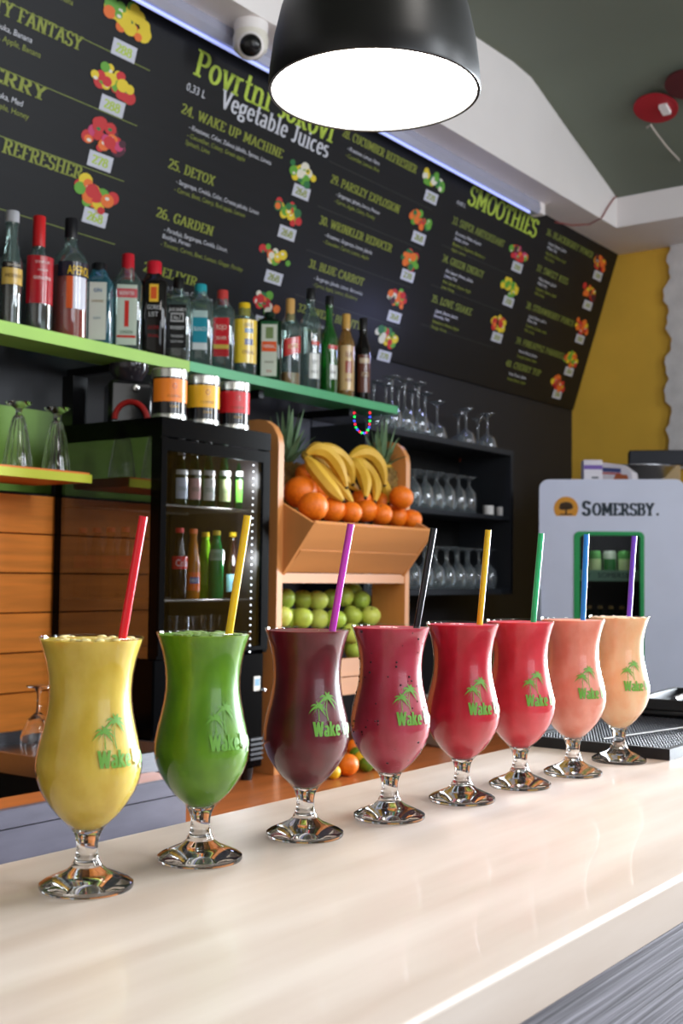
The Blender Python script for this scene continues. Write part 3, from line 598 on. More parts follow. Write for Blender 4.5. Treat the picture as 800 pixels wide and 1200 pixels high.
B(314, 366, 447, 14.5, name='liqueur_bottle', label='dark green square liqueur bottle with orange-banded white label', body=DGG, p=6, cap=((14, 40, 26), .035), labels=[((28, 90, 50), -33, 35, .06, .84), ((206, 212, 196), -30, 32, .08, .8, 0, .001), ((230, 92, 44), -28, 30, .42, .56, 0, .0014), ((120, 140, 90), -14, 18, .6, .76, 0, .0014)], texts=[('HERBAL', 2, .47, .05, .03, (240, 230, 220)), ('LIQUEUR', 2, .26, .035, .024, (120, 110, 90)), ('35%', 2, .13, .035, .014, (190, 50, 40))], neck=.014, sh=.84, rot=-2, sf=.09)
B(338, 350, 453, 11.5, name='whiskey_bottle', label='clear whisky bottle with slanted red label and gold cap', body=CG, p=3.5, liq=((190, 120, 50), .16), cap=((206, 160, 90), .07), labels=[((196, 40, 34), -46, 46, .36, .55, .014)], texts=[('RED LABEL', 2, .43, .05, .028, (235, 200, 120), .007)], neck=.012, sh=.66)
B(362, 338, 458, 12.5, name='vermouth_bottle', label='tall clear vermouth bottle with black cap and white label', body=CG, cap=((22, 22, 24), .035), labels=[((214, 216, 210), -20, 40, .12, .36), ((190, 60, 50), -10, 40, .44, .48)], texts=[('DRY', 8, .26, .04, .018, (60, 60, 60)), ('BIANCO', 8, .17, .03, .024, (60, 60, 60))], neck=.013, sh=.64)
B(384, 347, 465, 10.5, name='vermouth_bottle', label='slim bright green vermouth bottle with black cap', body=GRG, cap=((24, 24, 28), .03), labels=[((214, 216, 210), -10, 46, .16, .3), ((190, 50, 46), -20, 50, .46, .5)], texts=[('EXTRA', 12, .21, .035, .018, (60, 60, 60))], neck=.0115, sh=.55)
B(404, 368, 468, 10, name='rum_bottle', label='golden rum bottle with tan label and gold cap', body=YLG, cap=((206, 160, 80), .05), labels=[((206, 170, 116), -56, 56, .1, .62), ((150, 60, 40), -20, 28, .3, .44, 0, .001)], texts=[('RUM', 4, .48, .07, .022, (120, 50, 30)), ('HAVANA', 4, .2, .04, .024, (120, 60, 40))], neck=.012, sh=.64)
B(424, 373, 471, 9, name='bitters_bottle', label='dark bottle with black cap and brown label, rightmost on shelf', body=DKG, cap=((24, 22, 22), .04), labels=[((96, 50, 34), -56, 56, .12, .56), ((190, 170, 140), -40, 40, .46, .52, 0, .001)], texts=[('AMARO', 2, .3, .06, .026, (200, 170, 130))], neck=.012, sh=.62)

# ------------------------------------------------------------------ glass shelf, green panel, orange planks
gs = thing('glass_shelf', 'orange-topped lime-edged shelf holding two sundae glasses', 'shelf', (0, 0, 0))
xe = at(105, 553, 1, 2.1).x
obj('board', MB().box((1.1, 2.1, 1.566), (xe, 2.3, 1.589)), mat('orange_shelf_top', (224, 120, 40), .4), gs, False)
obj('edge_strip', MB().box((1.1, 2.096, 1.565), (xe + .004, 2.1, 1.5845)), mat('lime_edge', (196, 200, 50), .4), gs, False)
pk = thing('plank_panel', 'orange stained horizontal wood plank panelling behind the sink', 'panelling', (0, 0, 0))
xr = at(77, 700, 1, 2.3).x
om = mat('orange_wood', (236, 140, 56), .45, var=.12, scale=4, stretch=(1, 1, 14), bump=.15)
ph = .0945; z = 1.563 - .02
k = 0
while z > .9:
    obj('plank', MB().bev((1.05, 2.3, z - ph + .003), (xr, 2.318, z), .0015), om, pk, False); z -= ph; k += 1
obj('backing', MB().box((1.05, 2.318, .9), (xr - .002, YB - .001, 1.548)), mat('dark_board', (40, 36, 34)), pk, False)
gp = at(64, 480, 1, 2.42)
tag(obj('lime_wall_panel', MB().box((1.05, 2.43, 1.56), (at(62, 500, 1, 2.43).x, 2.4495, at(60, 483, 1, 2.43).z)), mat('lime_panel', (120, 160, 66), .5), None, False), 'flat lime green panel on the wall behind the sundae glasses', 'panel')
def sundae(label, px, z, y=2.17, H=.15, Rr=.033):
    t = thing('sundae_glass', label, 'glass', (at(px, 520, 1, y).x, y, z + .0003), 0, 'upside-down sundae glasses on the orange shelf')
    ou = [(Rr, 0), (Rr * 1.0, .004), (Rr * .9, .03), (Rr * .66, .08), (.012, .118)]
    inn = [(.009, .116), (Rr * .6, .08), (Rr * .84, .03), (Rr * .94, 0), (Rr, 0)]
    obj('bowl', MB().lathe(inn[::-1][0:0] + ou + inn, 20, p=2), GLASS, t, ang=60)
    rb = MB()
    for q_ in range(14):
        a = 2 * pi * q_ / 14; rb.tube([(Rr * cos(a), Rr * sin(a), .004), (Rr * .9 * cos(a), Rr * .9 * sin(a), .03), (Rr * .66 * cos(a), Rr * .66 * sin(a), .08), (.013 * cos(a), .013 * sin(a), .115)], .0012, 5)
    o = obj('flutes', rb, GLASS, t); o['kind'] = 'stuff'
    obj('foot', MB().lathe([(0, .112), (.0125, .115), (.007, .124), (.007, .132), (.012, .138), (.028, H - .004), (.030, H), (0, H)], 22), GLASS, t)
    return t
sundae('upside-down fluted sundae glass on the orange shelf, left of the two', 21, 1.5895)
sundae('upside-down fluted sundae glass on the orange shelf, right of the two', 66, 1.5895)

# ------------------------------------------------------------------ back bar base, sink
wb = thing('back_worktop', 'low orange-brown wooden worktop along the back wall', 'worktop', (0, 0, 0))
wm = mat('orange_brown_wood', (176, 98, 48), .35, var=.15, scale=3, stretch=(1, 10, 1), coat=.1)
obj('top', MB().box((1.81, 1.55, .82), (3.6, 2.44, .85)), wm, wb, False)
obj('front_panel', MB().box((1.81, 1.58, .02), (3.6, 1.6, .82)), MT['dark_board'], wb, False)
sk = thing('sink_cabinet', 'grey laminate sink cabinet with two front boards', 'cabinet', (0, 0, 0))
gl_ = mat('grey_laminate', (88, 84, 96), .4, var=.12, scale=9, stretch=(1, 1, 4))
obj('board', MB().box((.7, 1.7, .915), (1.797, 1.716, .947)), gl_, sk, False)
obj('board', MB().box((.7, 1.703, .80), (1.797, 1.716, .912)), gl_, sk, False)
obj('board', MB().box((.7, 1.703, .02), (1.797, 1.716, .797)), gl_, sk, False)
obj('rail', MB().box((.7, 1.716, .925), (1.797, 1.80, .9465)), wm, sk, False)
obj('side_panel', MB().box((1.775, 1.716, .02), (1.797, 2.29, .9245)), MT['dark_board'], sk, False)
obj('shelf_board', MB().box((.7, 1.80, .60), (1.774, 2.29, .62)), MT['dark_board'], sk, False)
sn_ = thing('sink', 'brushed steel sink tray with raised rim', 'sink', (0, 0, 0))
sp = [(1.60, 1.805), (1.80, 1.80), (1.80, 2.295), (1.60, 2.295)]
def framebox(mb, x0, y0, x1, y1, z0, z1, t):
    mb.box((x0, y0, z0), (x1, y0 + t, z1)).box((x0, y1 - t, z0), (x1, y1, z1)).box((x0, y0 + t, z0), (x0 + t, y1 - t, z1)).box((x1 - t, y0 + t, z0), (x1, y1 - t, z1)); return mb
obj('rim', framebox(MB(), 1.60, 1.805, 1.92, 2.296, .944, .985, .012), DSTEEL, sn_, False)
obj('tray', MB().box((1.612, 1.817, .948), (1.908, 2.284, .956)), DSTEEL, sn_, False)
gz = .9565
t = thing('wine_glass', 'clear wine glass standing upside down in the steel sink', 'glass', (at(44, 860, 1, 2.06).x, 2.06, gz))
obj('bowl', MB().lathe([(.030, 0), (.036, .03), (.036, .05), (.022, .085), (.006, .1), (0, .1), (0, .095), (.02, .082), (.034, .05), (.034, .03), (.028, 0), (.030, 0)], 28), GLASS, t)
obj('stem', MB().lathe([(0, .095), (.005, .1), (.0035, .115), (.0035, .14), (.008, .15), (.026, .155), (.026, .158), (0, .159)], 24), GLASS, t)

# ------------------------------------------------------------------ drinks fridge
FX0, FX1, FY0, FY1, FZ0, FZ1 = 1.935, 2.322, 1.93, 2.29, .85, 1.716
fg = thing('drinks_fridge', 'black countertop drinks fridge with glass door and side', 'fridge', (0, 0, 0))
bk = mat('gloss_black', (5, 5, 6), .15, spec=.06)
obj('base', MB().bev((FX0, FY0 + .012, FZ0 + .03), (FX1, FY1, 1.165), .004), bk, fg, False)
for x in (FX0 + .03, FX1 - .05):
    for y in (FY0 + .03, FY1 - .05): obj('foot', MB().lathe([(0, 0), (.014, 0), (.018, .03), (0, .03)], 12, (x + .01, y, FZ0)), BLACKP, fg)
bow = [(FX0, FY0)] + [(FX0 + (FX1 - FX0) * i / 12, FY0 - .0015 * sin(pi * i / 12)) for i in range(1, 12)] + [(FX1, FY0), (FX1, FY1), (FX0, FY1)]
obj('top', MB().prism(bow, 2, 1.672, FZ1), bk, fg, True, 30)
for x in (FX0, FX1 - .014):
    obj('post', MB().box((x, FY1 - .02, 1.165), (x + .014, FY1, 1.672)), bk, fg, False)
    obj('post', MB().box((x, FY0 + .004, 1.165), (x + .022 if x == FX0 else x + .014, (at(176, 600, 0, FX0).y if x == FX0 else FY0 + .03), 1.672)), bk, fg, False)
obj('back_panel', MB().box((FX0 + .014, FY1 - .012, 1.165), (FX1 - .014, FY1, 1.672)), mat('dark_inner', (30, 26, 28), .5), fg, False)
PANE = thin_glass('fridge_pane', (225, 225, 225), .6, .03)
obj('side_pane', MB().box((FX0 + .002, FY0 + .03, 1.165), (FX0 + .006, FY1 - .02, 1.672)), thin_glass('tinted_side_pane', (190, 186, 180), .9, .22), fg, False)
obj('side_panel', MB().box((FX1 - .008, FY0 + .03, 1.165), (FX1, FY1 - .02, 1.672)), MT['dark_inner'], fg, False)
dr = MB(); n = 12; dth = .014
def bowy(x): return FY0 - .0015 * sin(pi * (x - FX0) / (FX1 - FX0))
def arcbar(mb, x0, x1, z0, z1, o0, o1, n=10):
    P = [(x0 + (x1 - x0) * i / n) for i in range(n + 1)]
    return mb.prism([(x, bowy(x) + o0) for x in P] + [(x, bowy(x) + o1) for x in P[::-1]], 2, z0, z1)
arcbar(dr, FX0 + .001, FX0 + .018, 1.172, 1.668, .0, .012, 3); arcbar(dr, FX1 - .028, FX1 - .001, 1.172, 1.668, .0, .012, 3)
arcbar(dr, FX0 + .018, FX1 - .028, 1.640, 1.668, .0, .012); arcbar(dr, FX0 + .018, FX1 - .028, 1.172, 1.182, .0, .012)
door = obj('door', dr, bk, fg, True, 30)
obj('pane', arcbar(MB(), FX0 + .018, FX1 - .028, 1.182, 1.640, .004, .007), PANE, door, True, 30)
wire = mat('wire_shelf', (120, 116, 112), .35, .8)
for z_ in (at(250, 597, 1, 2.0).z, at(240, 703, 1, 2.0).z):
    mb = MB()
    for k in range(16): x_ = FX0 + .02 + k * .0232; mb.tube([(x_, 1.97, z_), (x_, FY1 - .015, z_)], .0015, 5)
    mb.tube([(FX0 + .012, 1.97, z_), (FX1 - .012, 1.97, z_)], .003, 6).tube([(FX0 + .012, 2.2, z_ - .002), (FX1 - .012, 2.2, z_ - .002)], .002, 6)
    obj('wire_shelf', mb, wire, fg)
led = MB()
lx = [at(297, 545, 1, 1.95), at(292, 772, 1, 1.95)]
for k in range(30): led.ball(tuple(lx[0] + (Vector((lx[0].x - .003, lx[0].y, lx[1].z)) - lx[0]) * (k / 29)), .0021, 6, 4)
o = obj('led_strip', led, mat('led_white', (255, 255, 255), emit=(240, 245, 255), es=5), fg); o['label'] = 'dotted white led strip'
point('fridge_lamp', (FX1 - .05, 1.99, 1.6), .2 * 8, (.9, .95, 1), .02); point('fridge_lamp', (FX1 - .05, 1.99, 1.4), 1.4, (.9, .95, 1), .02)
sp_ = at(301, 801, 1, FY0 + .01)
stk = obj('sticker', MB().box((sp_.x - .012, FY0 + .0095, sp_.z - .018), (sp_.x + .012, FY0 + .0118, sp_.z + .018)), mat('sticker_white', (214, 210, 200), .5), fg, False)
obj('print', MB().box((sp_.x - .008, FY0 + .009, sp_.z - .006), (sp_.x, FY0 + .0094, sp_.z + .012)).box((sp_.x, FY0 + .009, sp_.z - .006), (sp_.x + .009, FY0 + .0094, sp_.z + .012)), mat('sticker_blue', (110, 160, 200), .5), stk, False)
sc_ = at(313, 808, 1, FY0 + .008); obj('lock', MB().lathe([(0, .008), (.004, .007), (.006, 0)][::-1], 12, (FX1 - .008, FY0 + .008, sc_.z), ax=(0, -1, 0)), STEEL, fg)
vn = MB()
for k in range(5): vn.box((FX1 - .055, FY0 + .004, .90 + k * .012), (FX1 - .008, FY0 + .012, .906 + k * .012))
obj('vent', vn, mat('vent_grey', (44, 44, 48), .4), fg, False)
# bottles in the fridge
z1 = at(250, 597, 1, 2.0).z + .002; z2 = at(240, 703, 1, 2.0).z + .002
GB = thin_glass('green_soda_glass', (90, 140, 100), .8, .1, milk=.3, mcol=(30, 80, 46))
for i, (px, c, w2) in enumerate([(213, (186, 196, 214), 'silver-blue'), (228.5, (196, 150, 150), 'red and white'), (245, (206, 210, 206), 'white'), (263.5, (190, 204, 150), 'pale yellow'), (283, (110, 180, 70), 'lime green')]):
    bottle('water_bottle', f'green glass soda bottle with {w2} label on the top fridge shelf', 'bottle', px, 2.03, z1, at(px, 527, 1, 2.03).z - z1, .0165, GB, cap=((190, 190, 190), .014), labels=[(c, -60, 60, .14, .5), ((210, 212, 210), -60, 60, .56, .64)], texts=[('SODA', 0, .28, .07, .018, (70, 110, 90))], neck=.0075, sh=.5, sf=.3, group='bottles on the top fridge shelf', n=18)
DCOL = mat('cola_glass', (26, 10, 8), .08)
bottle('cola_bottle', 'dark cola bottle with red label and red cap in the fridge', 'bottle', 213, 2.03, z2, at(213, 619, 1, 2.03).z - z2, .020, DCOL, cap=((206, 30, 36), .012), labels=[((206, 34, 44), -75, 75, .42, .60)], texts=[('Cola', 0, .46, .1, .028, (240, 230, 230))], neck=.009, sh=.5, sf=.3, n=18)
bottle('orange_soda_bottle', 'orange soda bottle with orange and blue label in the fridge', 'bottle', 229, 2.02, z2, at(229, 620, 1, 2.02).z - z2, .018, mat('orange_soda', (176, 110, 20), .1), cap=((226, 110, 40), .012), labels=[((232, 106, 30), -75, 75, .12, .38), ((60, 90, 160), -40, 40, .22, .31, 0, .001)], texts=[('FANTA', 0, .235, .06, .024, (240, 240, 240))], neck=.009, sh=.5, sf=.3, n=18)
bottle('lime_soda_bottle', 'yellow-green soda bottle between orange soda and green bottle', 'bottle', 243, 2.05, z2, at(243, 624, 1, 2.05).z - z2, .016, mat('lime_soda', (130, 190, 40), .1), cap=((220, 190, 40), .012), labels=[((150, 210, 60), -75, 75, .2, .56)], neck=.009, sh=.55, sf=.3, n=18)
bottle('green_soda_bottle', 'bright green soda bottle with pale shoulder label in the fridge', 'bottle', 256, 2.01, z2, at(256, 622, 1, 2.01).z - z2, .019, mat('green_soda', (20, 130, 60), .1), cap=((220, 196, 60), .012), labels=[((150, 190, 170), -75, 75, .56, .72)], texts=[('SPRITE', 0, .6, .07, .026, (30, 120, 60))], neck=.009, sh=.62, sf=.22, n=18)
bottle('blue_label_bottle', 'dark soda bottle with blue and white label, rightmost in the fridge', 'bottle', 275, 2.03, z2, at(275, 624, 1, 2.03).z - z2, .017, DCOL, cap=((214, 180, 40), .012), labels=[((150, 200, 220), -75, 75, .1, .36)], neck=.009, sh=.5, sf=.3, n=18)
for i, (x, y) in enumerate([(1.99, 2.10), (1.99, 2.15), (1.99, 2.20), (1.99, 2.25)]):
    bottle('cola_bottle', ('cola bottle seen through the side pane of the fridge, %s' % ('nearest the door', 'second from the door', 'third from the door', 'at the back')[i]), 'bottle', 0, y, z2, .17, .020, DCOL, cap=((206, 30, 36), .012), labels=[((206, 34, 44), -75, 75, .42, .60)], neck=.009, sh=.5, sf=.3, n=16, x=x, rot=-30, group='cola bottles along the fridge side')
mg = MB().lathe([(0, 0), (.024, 0), (.028, .09), (.026, .09), (.0225, .006), (0, .006)], 20)
for i, px in enumerate((210, 229, 250, 270)):
    o = obj('tumbler', mg, GLASS, None, loc=(at(px, 730, 1, 2.04).x, 2.04, 1.166)); tag(o, f'clear tumbler on the fridge floor, {nth(i, 4)}', 'glass', 'tumblers on the fridge floor')
# jars on top of the fridge
for i, (px, c, cn, y) in enumerate([(198, (240, 130, 30), 'orange', 1.985), (237, (238, 176, 30), 'yellow', 1.985), (273, (206, 20, 30), 'red', 1.985)]):
    x = at(px, 470, 1, y).x; Rr = .041; H = .122
    t = thing('coffee_tin', f'round tin with {cn} label band and silver lid on the fridge', 'tin', (x, y, FZ1 + .0003), -math.atan2(x, y) + R(10), 'tins on the fridge')
    obj('body', MB().lathe([(0, 0), (Rr, 0), (Rr, H - .022), (0, H - .022)], 32), mat('tin_black', (16, 14, 16), .2, coat=.3), t)
    obj('lid', MB().lathe([(0, H - .0218), (Rr + .0008, H - .0218), (Rr + .0015, H - .003), (Rr - .002, H), (Rr - .006, H - .003), (0, H - .003)], 32), mat('tin_lid', (196, 196, 190), .25, .85), t)
    obj('foot_rim', MB().lathe([(Rr + .0008, .0005), (Rr + .0014, .008), (Rr + .0006, .014)], 32), MT['tin_lid'], t)
    obj('label', patch(Rr, 2, -70, 75, .042, .096, .0008), mat('tin_' + cn, c, .35), t)
    for s_, z_, h_, w_, cc_ in (('COFFEE', .052, .006, .034, (120, 60, 20)), ('O', .072, .014, .011, (170, 60, 20)), ('CAFE', .028, .006, .02, (206, 160, 60))):
        obj('lettering', wrap(sans(s_), Rr, 2, 8, z_, h_, w_, .0014), lm(cc_), t, False)
# black appliance with a red arc behind the tins
ap = at(150, 480, 1, 2.2)
apt = thing('coffee_grinder', 'black machine with red curved band behind the tins', 'machine', (ap.x, 2.2, FZ1 + .0003), R(-35))
obj('body', MB().bev((-.055, -.05, 0), (.055, .05, .12), .01), BLACKP, apt)
obj('hopper', MB().lathe([(.03, .12), (.05, .15), (.05, .165), (0, .165)], 24), mat('smoky_plastic', (40, 36, 40), .1), apt)
obj('knob', MB().lathe([(0, .012), (.008, .010), (.010, 0)][::-1], 14, (.01, -.05, .10), ax=(0, -1, 0)), STEEL, apt)
obj('red_band', MB().tube([(.04 * cos(R(a)) - .0, -.054, .02 + .045 * sin(R(a))) for a in range(0, 181, 15)], .007, 8), mat('red_plastic', (190, 30, 26), .35), apt)
tag(obj('dark_fridge_post', MB().box((xr + .003, 2.295, .99), (xr + .05, 2.335, 1.85)), BLACKP, None, False), 'black upright strip between orange planks and fridge', 'post')

# ------------------------------------------------------------------ wooden fruit rack
fx0, fx1 = 2.378, 3.0
rk = thing('fruit_rack', 'light wood fruit rack with rounded side panels and tilted bins', 'rack', (0, 0, 0))
rw = mat('rack_wood', (204, 136, 76), .42, var=.16, scale=5, stretch=(1, 1, .15), bump=.1, detail=6)
rwx = mat('rack_wood_board', (204, 136, 76), .42, var=.18, scale=5, stretch=(.12, 1, 1), bump=.1, detail=6)
side = [(1.95, .85), (2.07, .85), (2.07, 1.765), (2.02, 1.765)] + [(2.02 - .07 * sin(R(a)), 1.695 + .07 * cos(R(a))) for a in (20, 45, 70, 90)]
for x in (fx0, fx1 - .022): obj('side_panel', MB().prism(side, 0, x, x + .022), rw, rk, True, 30)
ix0, ix1 = fx0 + .022, fx1 - .022
def board(y0, z0, y1, z1, th=.012, x0=ix0, x1=ix1, M=None):
    dy, dz = y1 - y0, z1 - z0; L = math.hypot(dy, dz); ny, nz = -dz / L * th, dy / L * th
    return obj('board', MB().prism([(y0, z0), (y1, z1), (y1 + ny, z1 + nz), (y0 + ny, z0 + nz)], 0, x0, x1), M or rwx, rk, False)
yt, ztp, ym, zm, yb2, zb2 = 1.848, 1.491, 1.90, 1.424, 1.948, 1.366
board(ym + .001, zm + .001, yt, ztp, -.012, ix0 + .0121, ix1 - .0121); board(yb2, zb2, ym - .001, zm - .002, -.012, ix0 + .0121, ix1 - .0121)
obj('board', MB().box((ix0, 1.952, 1.338), (ix1, 1.966, 1.364)), rwx, rk, False)
for x in (ix0, ix1 - .012):
    obj('bin_side', MB().prism([(1.965, 1.345), (yb2 - .001, zb2 - .002), (yt - .001, ztp + .001), (yt + .008, ztp + .003), (1.96, 1.548), (1.98, 1.548), (1.98, 1.345)], 0, x, x + .012), rw, rk, False)
board(1.962, 1.368, 2.24, 1.40, .01)
board(1.95, 1.03, 1.95, 1.078, -.014); board(1.95, 1.081, 1.95, 1.13, -.014); board(1.967, 1.032, 2.24, 1.05, .01)
# fruit
PEEL = mat('orange_peel', (240, 118, 18), .42, var=.1, scale=140, bump=.35, col2=(246, 128, 24))
LEMON = mat('lemon_peel', (238, 190, 30), .42, var=.06, scale=120, bump=.3); LIMEP = mat('lime_peel', (96, 130, 30), .4, var=.1, scale=60)
def fruit(kind, label, p, r, M, group, sc3=(1, 1, .96), stem=True):
    t = thing(kind, label, kind.split('_')[-1], p, random.random() * 6, group)
    prof = [(0, -.93), (.15, -.96), (.4, -.9), (.75, -.65), (.96, -.25), (1, .05), (.93, .4), (.72, .72), (.42, .92), (.16, .97), (0, .92)]
    if kind == 'green_apple': prof = [(0, -.80), (.12, -.88), (.32, -.9), (.62, -.72), (.9, -.3), (1, .12), (.94, .48), (.7, .8), (.4, .94), (.15, .86), (0, .7)]
    obj('flesh', MB().lathe([(a * r, b * r * sc3[2]) for a, b in prof], 24), M, t, ang=180)
    if stem: obj('stem', MB().tube([(0, 0, r * (.66 if kind == 'green_apple' else .86)), (.001, 0, r * (1.05 if kind == 'green_apple' else .93))], .0014 if kind == 'green_apple' else .003, 6), mat('stem_brown', (90, 90, 40), .7), t)
    t.rotation_euler = (random.uniform(-.5, .5), random.uniform(-.5, .5), random.random() * 6)
    return t
og = [(352, 577, 20, 2.03, 'large orange at the left end of the back row'), (358, 556, 13, 2.08, 'small orange peeping above the left end of the pile'), (371, 575, 17, 2.04, 'orange behind the two leftmost bananas'), (470, 583, 14.5, 1.925, 'orange standing alone at the right above the front row'),
  (367, 594, 18, 1.925, ''), (390, 598, 15.5, 1.93, ''), (411, 601, 13.5, 1.93, ''), (429, 599, 14, 1.93, ''), (447, 603, 13, 1.93, ''), (465, 606, 13, 1.93, ''), (482, 609, 12.5, 1.93, ''), (423, 586, 13, 1.99, 'orange mostly hidden under the banana tips'), (448, 590, 13, 1.99, 'orange half hidden behind the right bunch of bananas')]
k = 0
for px, py, r, y, lab in og:
    if not lab: y += .028 * (k % 2)
    p = at(px, py, 1, y); D = (p - Vector((0, 0, CZ))).dot(FW)
    if not lab: lab = f'orange in the front row of the bin, {nth(k, 7)}'; k += 1
    fruit('orange', lab, p, r * D / F, PEEL, 'oranges in the top bin')
AP = [mat('apple_skin_%d' % i, c, .35, var=.1, scale=25) for i, c in enumerate([(190, 208, 84), (174, 200, 76), (206, 216, 100)])]
c3 = lambda u, v: (300 + u / 3.077, 640 + v / 3.077)
rows = [('top', 2.12, [(370, 168)], 0), ('second', 2.09, [(103, 192), (168, 196), (222, 198), (270, 192), (316, 184), (376, 190), (441, 196)], 0),
        ('third', 2.03, [(92, 256), (122, 262), (165, 262), (225, 266), (286, 266), (345, 252), (412, 254), (478, 262)], 0), ('lowest', 2.0, [(345, 318), (392, 330)], 0), ('bottom', 2.0, [(130, 380), (200, 385), (270, 382), (352, 374), (425, 384), (480, 385)], 0)]
for rn, y, L, _ in rows:
    for i, (u, v) in enumerate(L):
        px, py = c3(u, v); p = at(px, py, 1, y + .034 * (i % 2))
        if p.x < ix0 + .03: p.x = ix0 + .031
        if p.x > ix1 - .03: p.x = ix1 - .031
        fruit('green_apple', f'green apple in the {rn} row of the middle bin' + (f', {nth(i, len(L))}' if len(L) > 1 else ''), p, .0305, AP[(i * 2 + len(L)) % 3], 'green apples in the middle bin')
for px, py, r, y, kd, M, lab in [(407, 905, 13.5, 1.80, 'orange', PEEL, 'orange on the low worktop between the second and third glass stems'), (424, 895, 10.5, 1.84, 'tangerine', LEMON, 'yellow-orange tangerine above the low orange'), (415, 876, 10, 1.9, 'orange', PEEL, 'orange at the top of the low citrus pile'), (390, 912, 9, 1.80, 'lemon', LEMON, 'yellow lemon left of the low orange'), (418, 884, 9, 1.88, 'lime', LIMEP, 'green lime beside the top low orange'), (429, 909, 9, 1.80, 'lime', LIMEP, 'green lime at the bottom of the citrus pile'), (441, 903, 9.5, 1.80, 'lemon', LEMON, 'lemon at the right end of the low citrus pile')]:
    p = at(px, py, 1, y); D = (p - Vector((0, 0, CZ))).dot(FW); p.z = max(p.z, .85 + r * D / F * .93)
    fruit(kd, lab, p, r * D / F, M, 'citrus on the low worktop')
# bananas
BAN = mat('banana_peel', (222, 172, 46), .5, var=.12, scale=14, col2=(222, 178, 62)); TIP = mat('banana_tip', (60, 46, 20), .7)
def bez(P, n=12):
    out = []
    for i in range(n + 1):
        t = i / n; a = [Vector(q) for q in P]
        while len(a) > 1: a = [a[j].lerp(a[j + 1], t) for j in range(len(a) - 1)]
        out.append(a[0])
    return out
c1f = lambda u, v: (300 + u / 3.636, 480 + v / 3.636)
def bunch(label, base, bans):
    y0 = base[2]; o = at(*c1f(base[0], base[1]), 1, y0)
    t = thing('banana_bunch', label, 'bananas', o, 0, 'banana bunches on the oranges')
    for P, y1, y2, r in bans:
        pts = [at(*c1f(u, v), 1, y1 + (y2 - y1) * j / (len(P) - 1)) - o for j, (u, v) in enumerate(P)]
        pth = bez(pts, 14); rr = [r * 1.13 * (.35 + .65 * min(1, (i / 14) * 4.5)) * (1 if i < 10 else 1 - .72 * ((i - 10) / 4) ** 1.4) for i in range(15)]
        b = obj('banana', MB().tube(pth, rr, 7), BAN, t, True, 30)
        e = pth[-1] - pth[-2]; e.normalize()
        obj('tip', MB().tube([pth[-1] - e * .001, pth[-1] + e * .006], [rr[-1] * 1.03, rr[-1] * .8], 7), TIP, b)
    obj('crown', MB().ball((0, 0, 0), .017, 10, 8, (1, .9, .9)), mat('banana_crown', (150, 130, 50), .6), t)
    return t
bunch('left bunch of yellow bananas lying on the oranges', (215, 195, 2.03), [
    ([(215, 190), (270, 130), (350, 200), (384, 330)], 2.02, 1.96, .0185), ([(225, 185), (330, 130), (410, 220), (412, 316)], 2.03, 1.99, .0165),
    ([(212, 205), (250, 250), (310, 340), (370, 388)], 2.01, 1.92, .0185), ([(240, 200), (320, 260), (390, 300), (437, 348)], 2.05, 1.99, .0155), ([(230, 215), (290, 260), (370, 340), (410, 396)], 2.04, 1.95, .016)])
bunch('right bunch of yellow bananas lying on the oranges', (400, 215, 2.03), [
    ([(398, 205), (460, 140), (545, 200), (548, 322)], 2.02, 1.98, .0175), ([(400, 215), (430, 230), (480, 290), (466, 374)], 2.01, 1.94, .0175),
    ([(405, 212), (470, 230), (530, 300), (506, 392)], 2.02, 1.95, .0165), ([(420, 205), (500, 180), (600, 260), (580, 318)], 2.04, 2.0, .0145),
    ([(420, 215), (530, 260), (560, 330), (563, 400)], 2.04, 1.96, .0145), ([(430, 212), (540, 240), (590, 300), (603, 352)], 2.05, 2.0, .0135)])
# pineapples
PIN = mat('pineapple_skin', (128, 100, 44), .7, var=.3, scale=40); LEAF = mat('pineapple_leaf', (104, 134, 98), .5, var=.2, scale=20)
def pineapple(label, px, ytop, pyc, y, H=.15, L=.17):
    p = at(px, pyc, 1, y)
    t = thing('pineapple', label, 'pineapple', (p.x, p.y, p.z - H), 0, 'pineapples behind the bananas')
    prof = [(.052 * math.sqrt(max(0, 1 - ((i / 10) * 2 - 1) ** 4)) if 0 < i < 10 else 0, H * i / 10) for i in range(11)]
    obj('body', MB().lathe(prof, 24), PIN, t)
    ey = MB()
    for r_ in range(9):
        z = H * (r_ + .6) / 9.4; q = .052 * math.sqrt(max(0, 1 - (z / H * 2 - 1) ** 4))
        for k in range(12): a = 2 * pi * (k + .5 * (r_ % 2)) / 12; ey.lathe([(0, .004), (.006, .0018), (.009, -.002)][::-1], 6, (q * cos(a), q * sin(a), z), ax=(cos(a), sin(a), 0))
    o = obj('eyes', ey, PIN, t); o['kind'] = 'stuff'
    rr = random.Random(px)
    for k in range(30):
        a = k * 2.4; lay = k / 30; tilt = .75 * (1 - lay) + .05; ln = L * (.55 + .45 * lay) * rr.uniform(.85, 1.1); wv = []; fs = []
        d = Vector((cos(a), sin(a), 0)); sd = Vector((-sin(a), cos(a), 0))
        for i in range(6):
            s = i / 5; out = .012 + ln * sin(tilt) * s + .02 * s * s * (1 - lay); up_ = H - .006 + ln * cos(tilt) * s - .03 * (1 - lay) * s * s; wd = .011 * (1 - s) ** .7 + .0006
            c_ = d * out + Vector((0, 0, up_)); wv += [c_ + sd * wd, c_ - d * .003 * (1 - s), c_ - sd * wd]
        for i in range(5): fs += [(3 * i, 3 * i + 1, 3 * i + 4, 3 * i + 3), (3 * i + 1, 3 * i + 2, 3 * i + 5, 3 * i + 4)]
        wv2 = [v + Vector((0, 0, -.0012)) - d * .001 for v in wv]; nn = len(wv)
        mb = MB().add(wv, fs).add(wv2, [f[::-1] for f in fs])
        obj('leaf', mb, LEAF, t, True, 60)
    return t
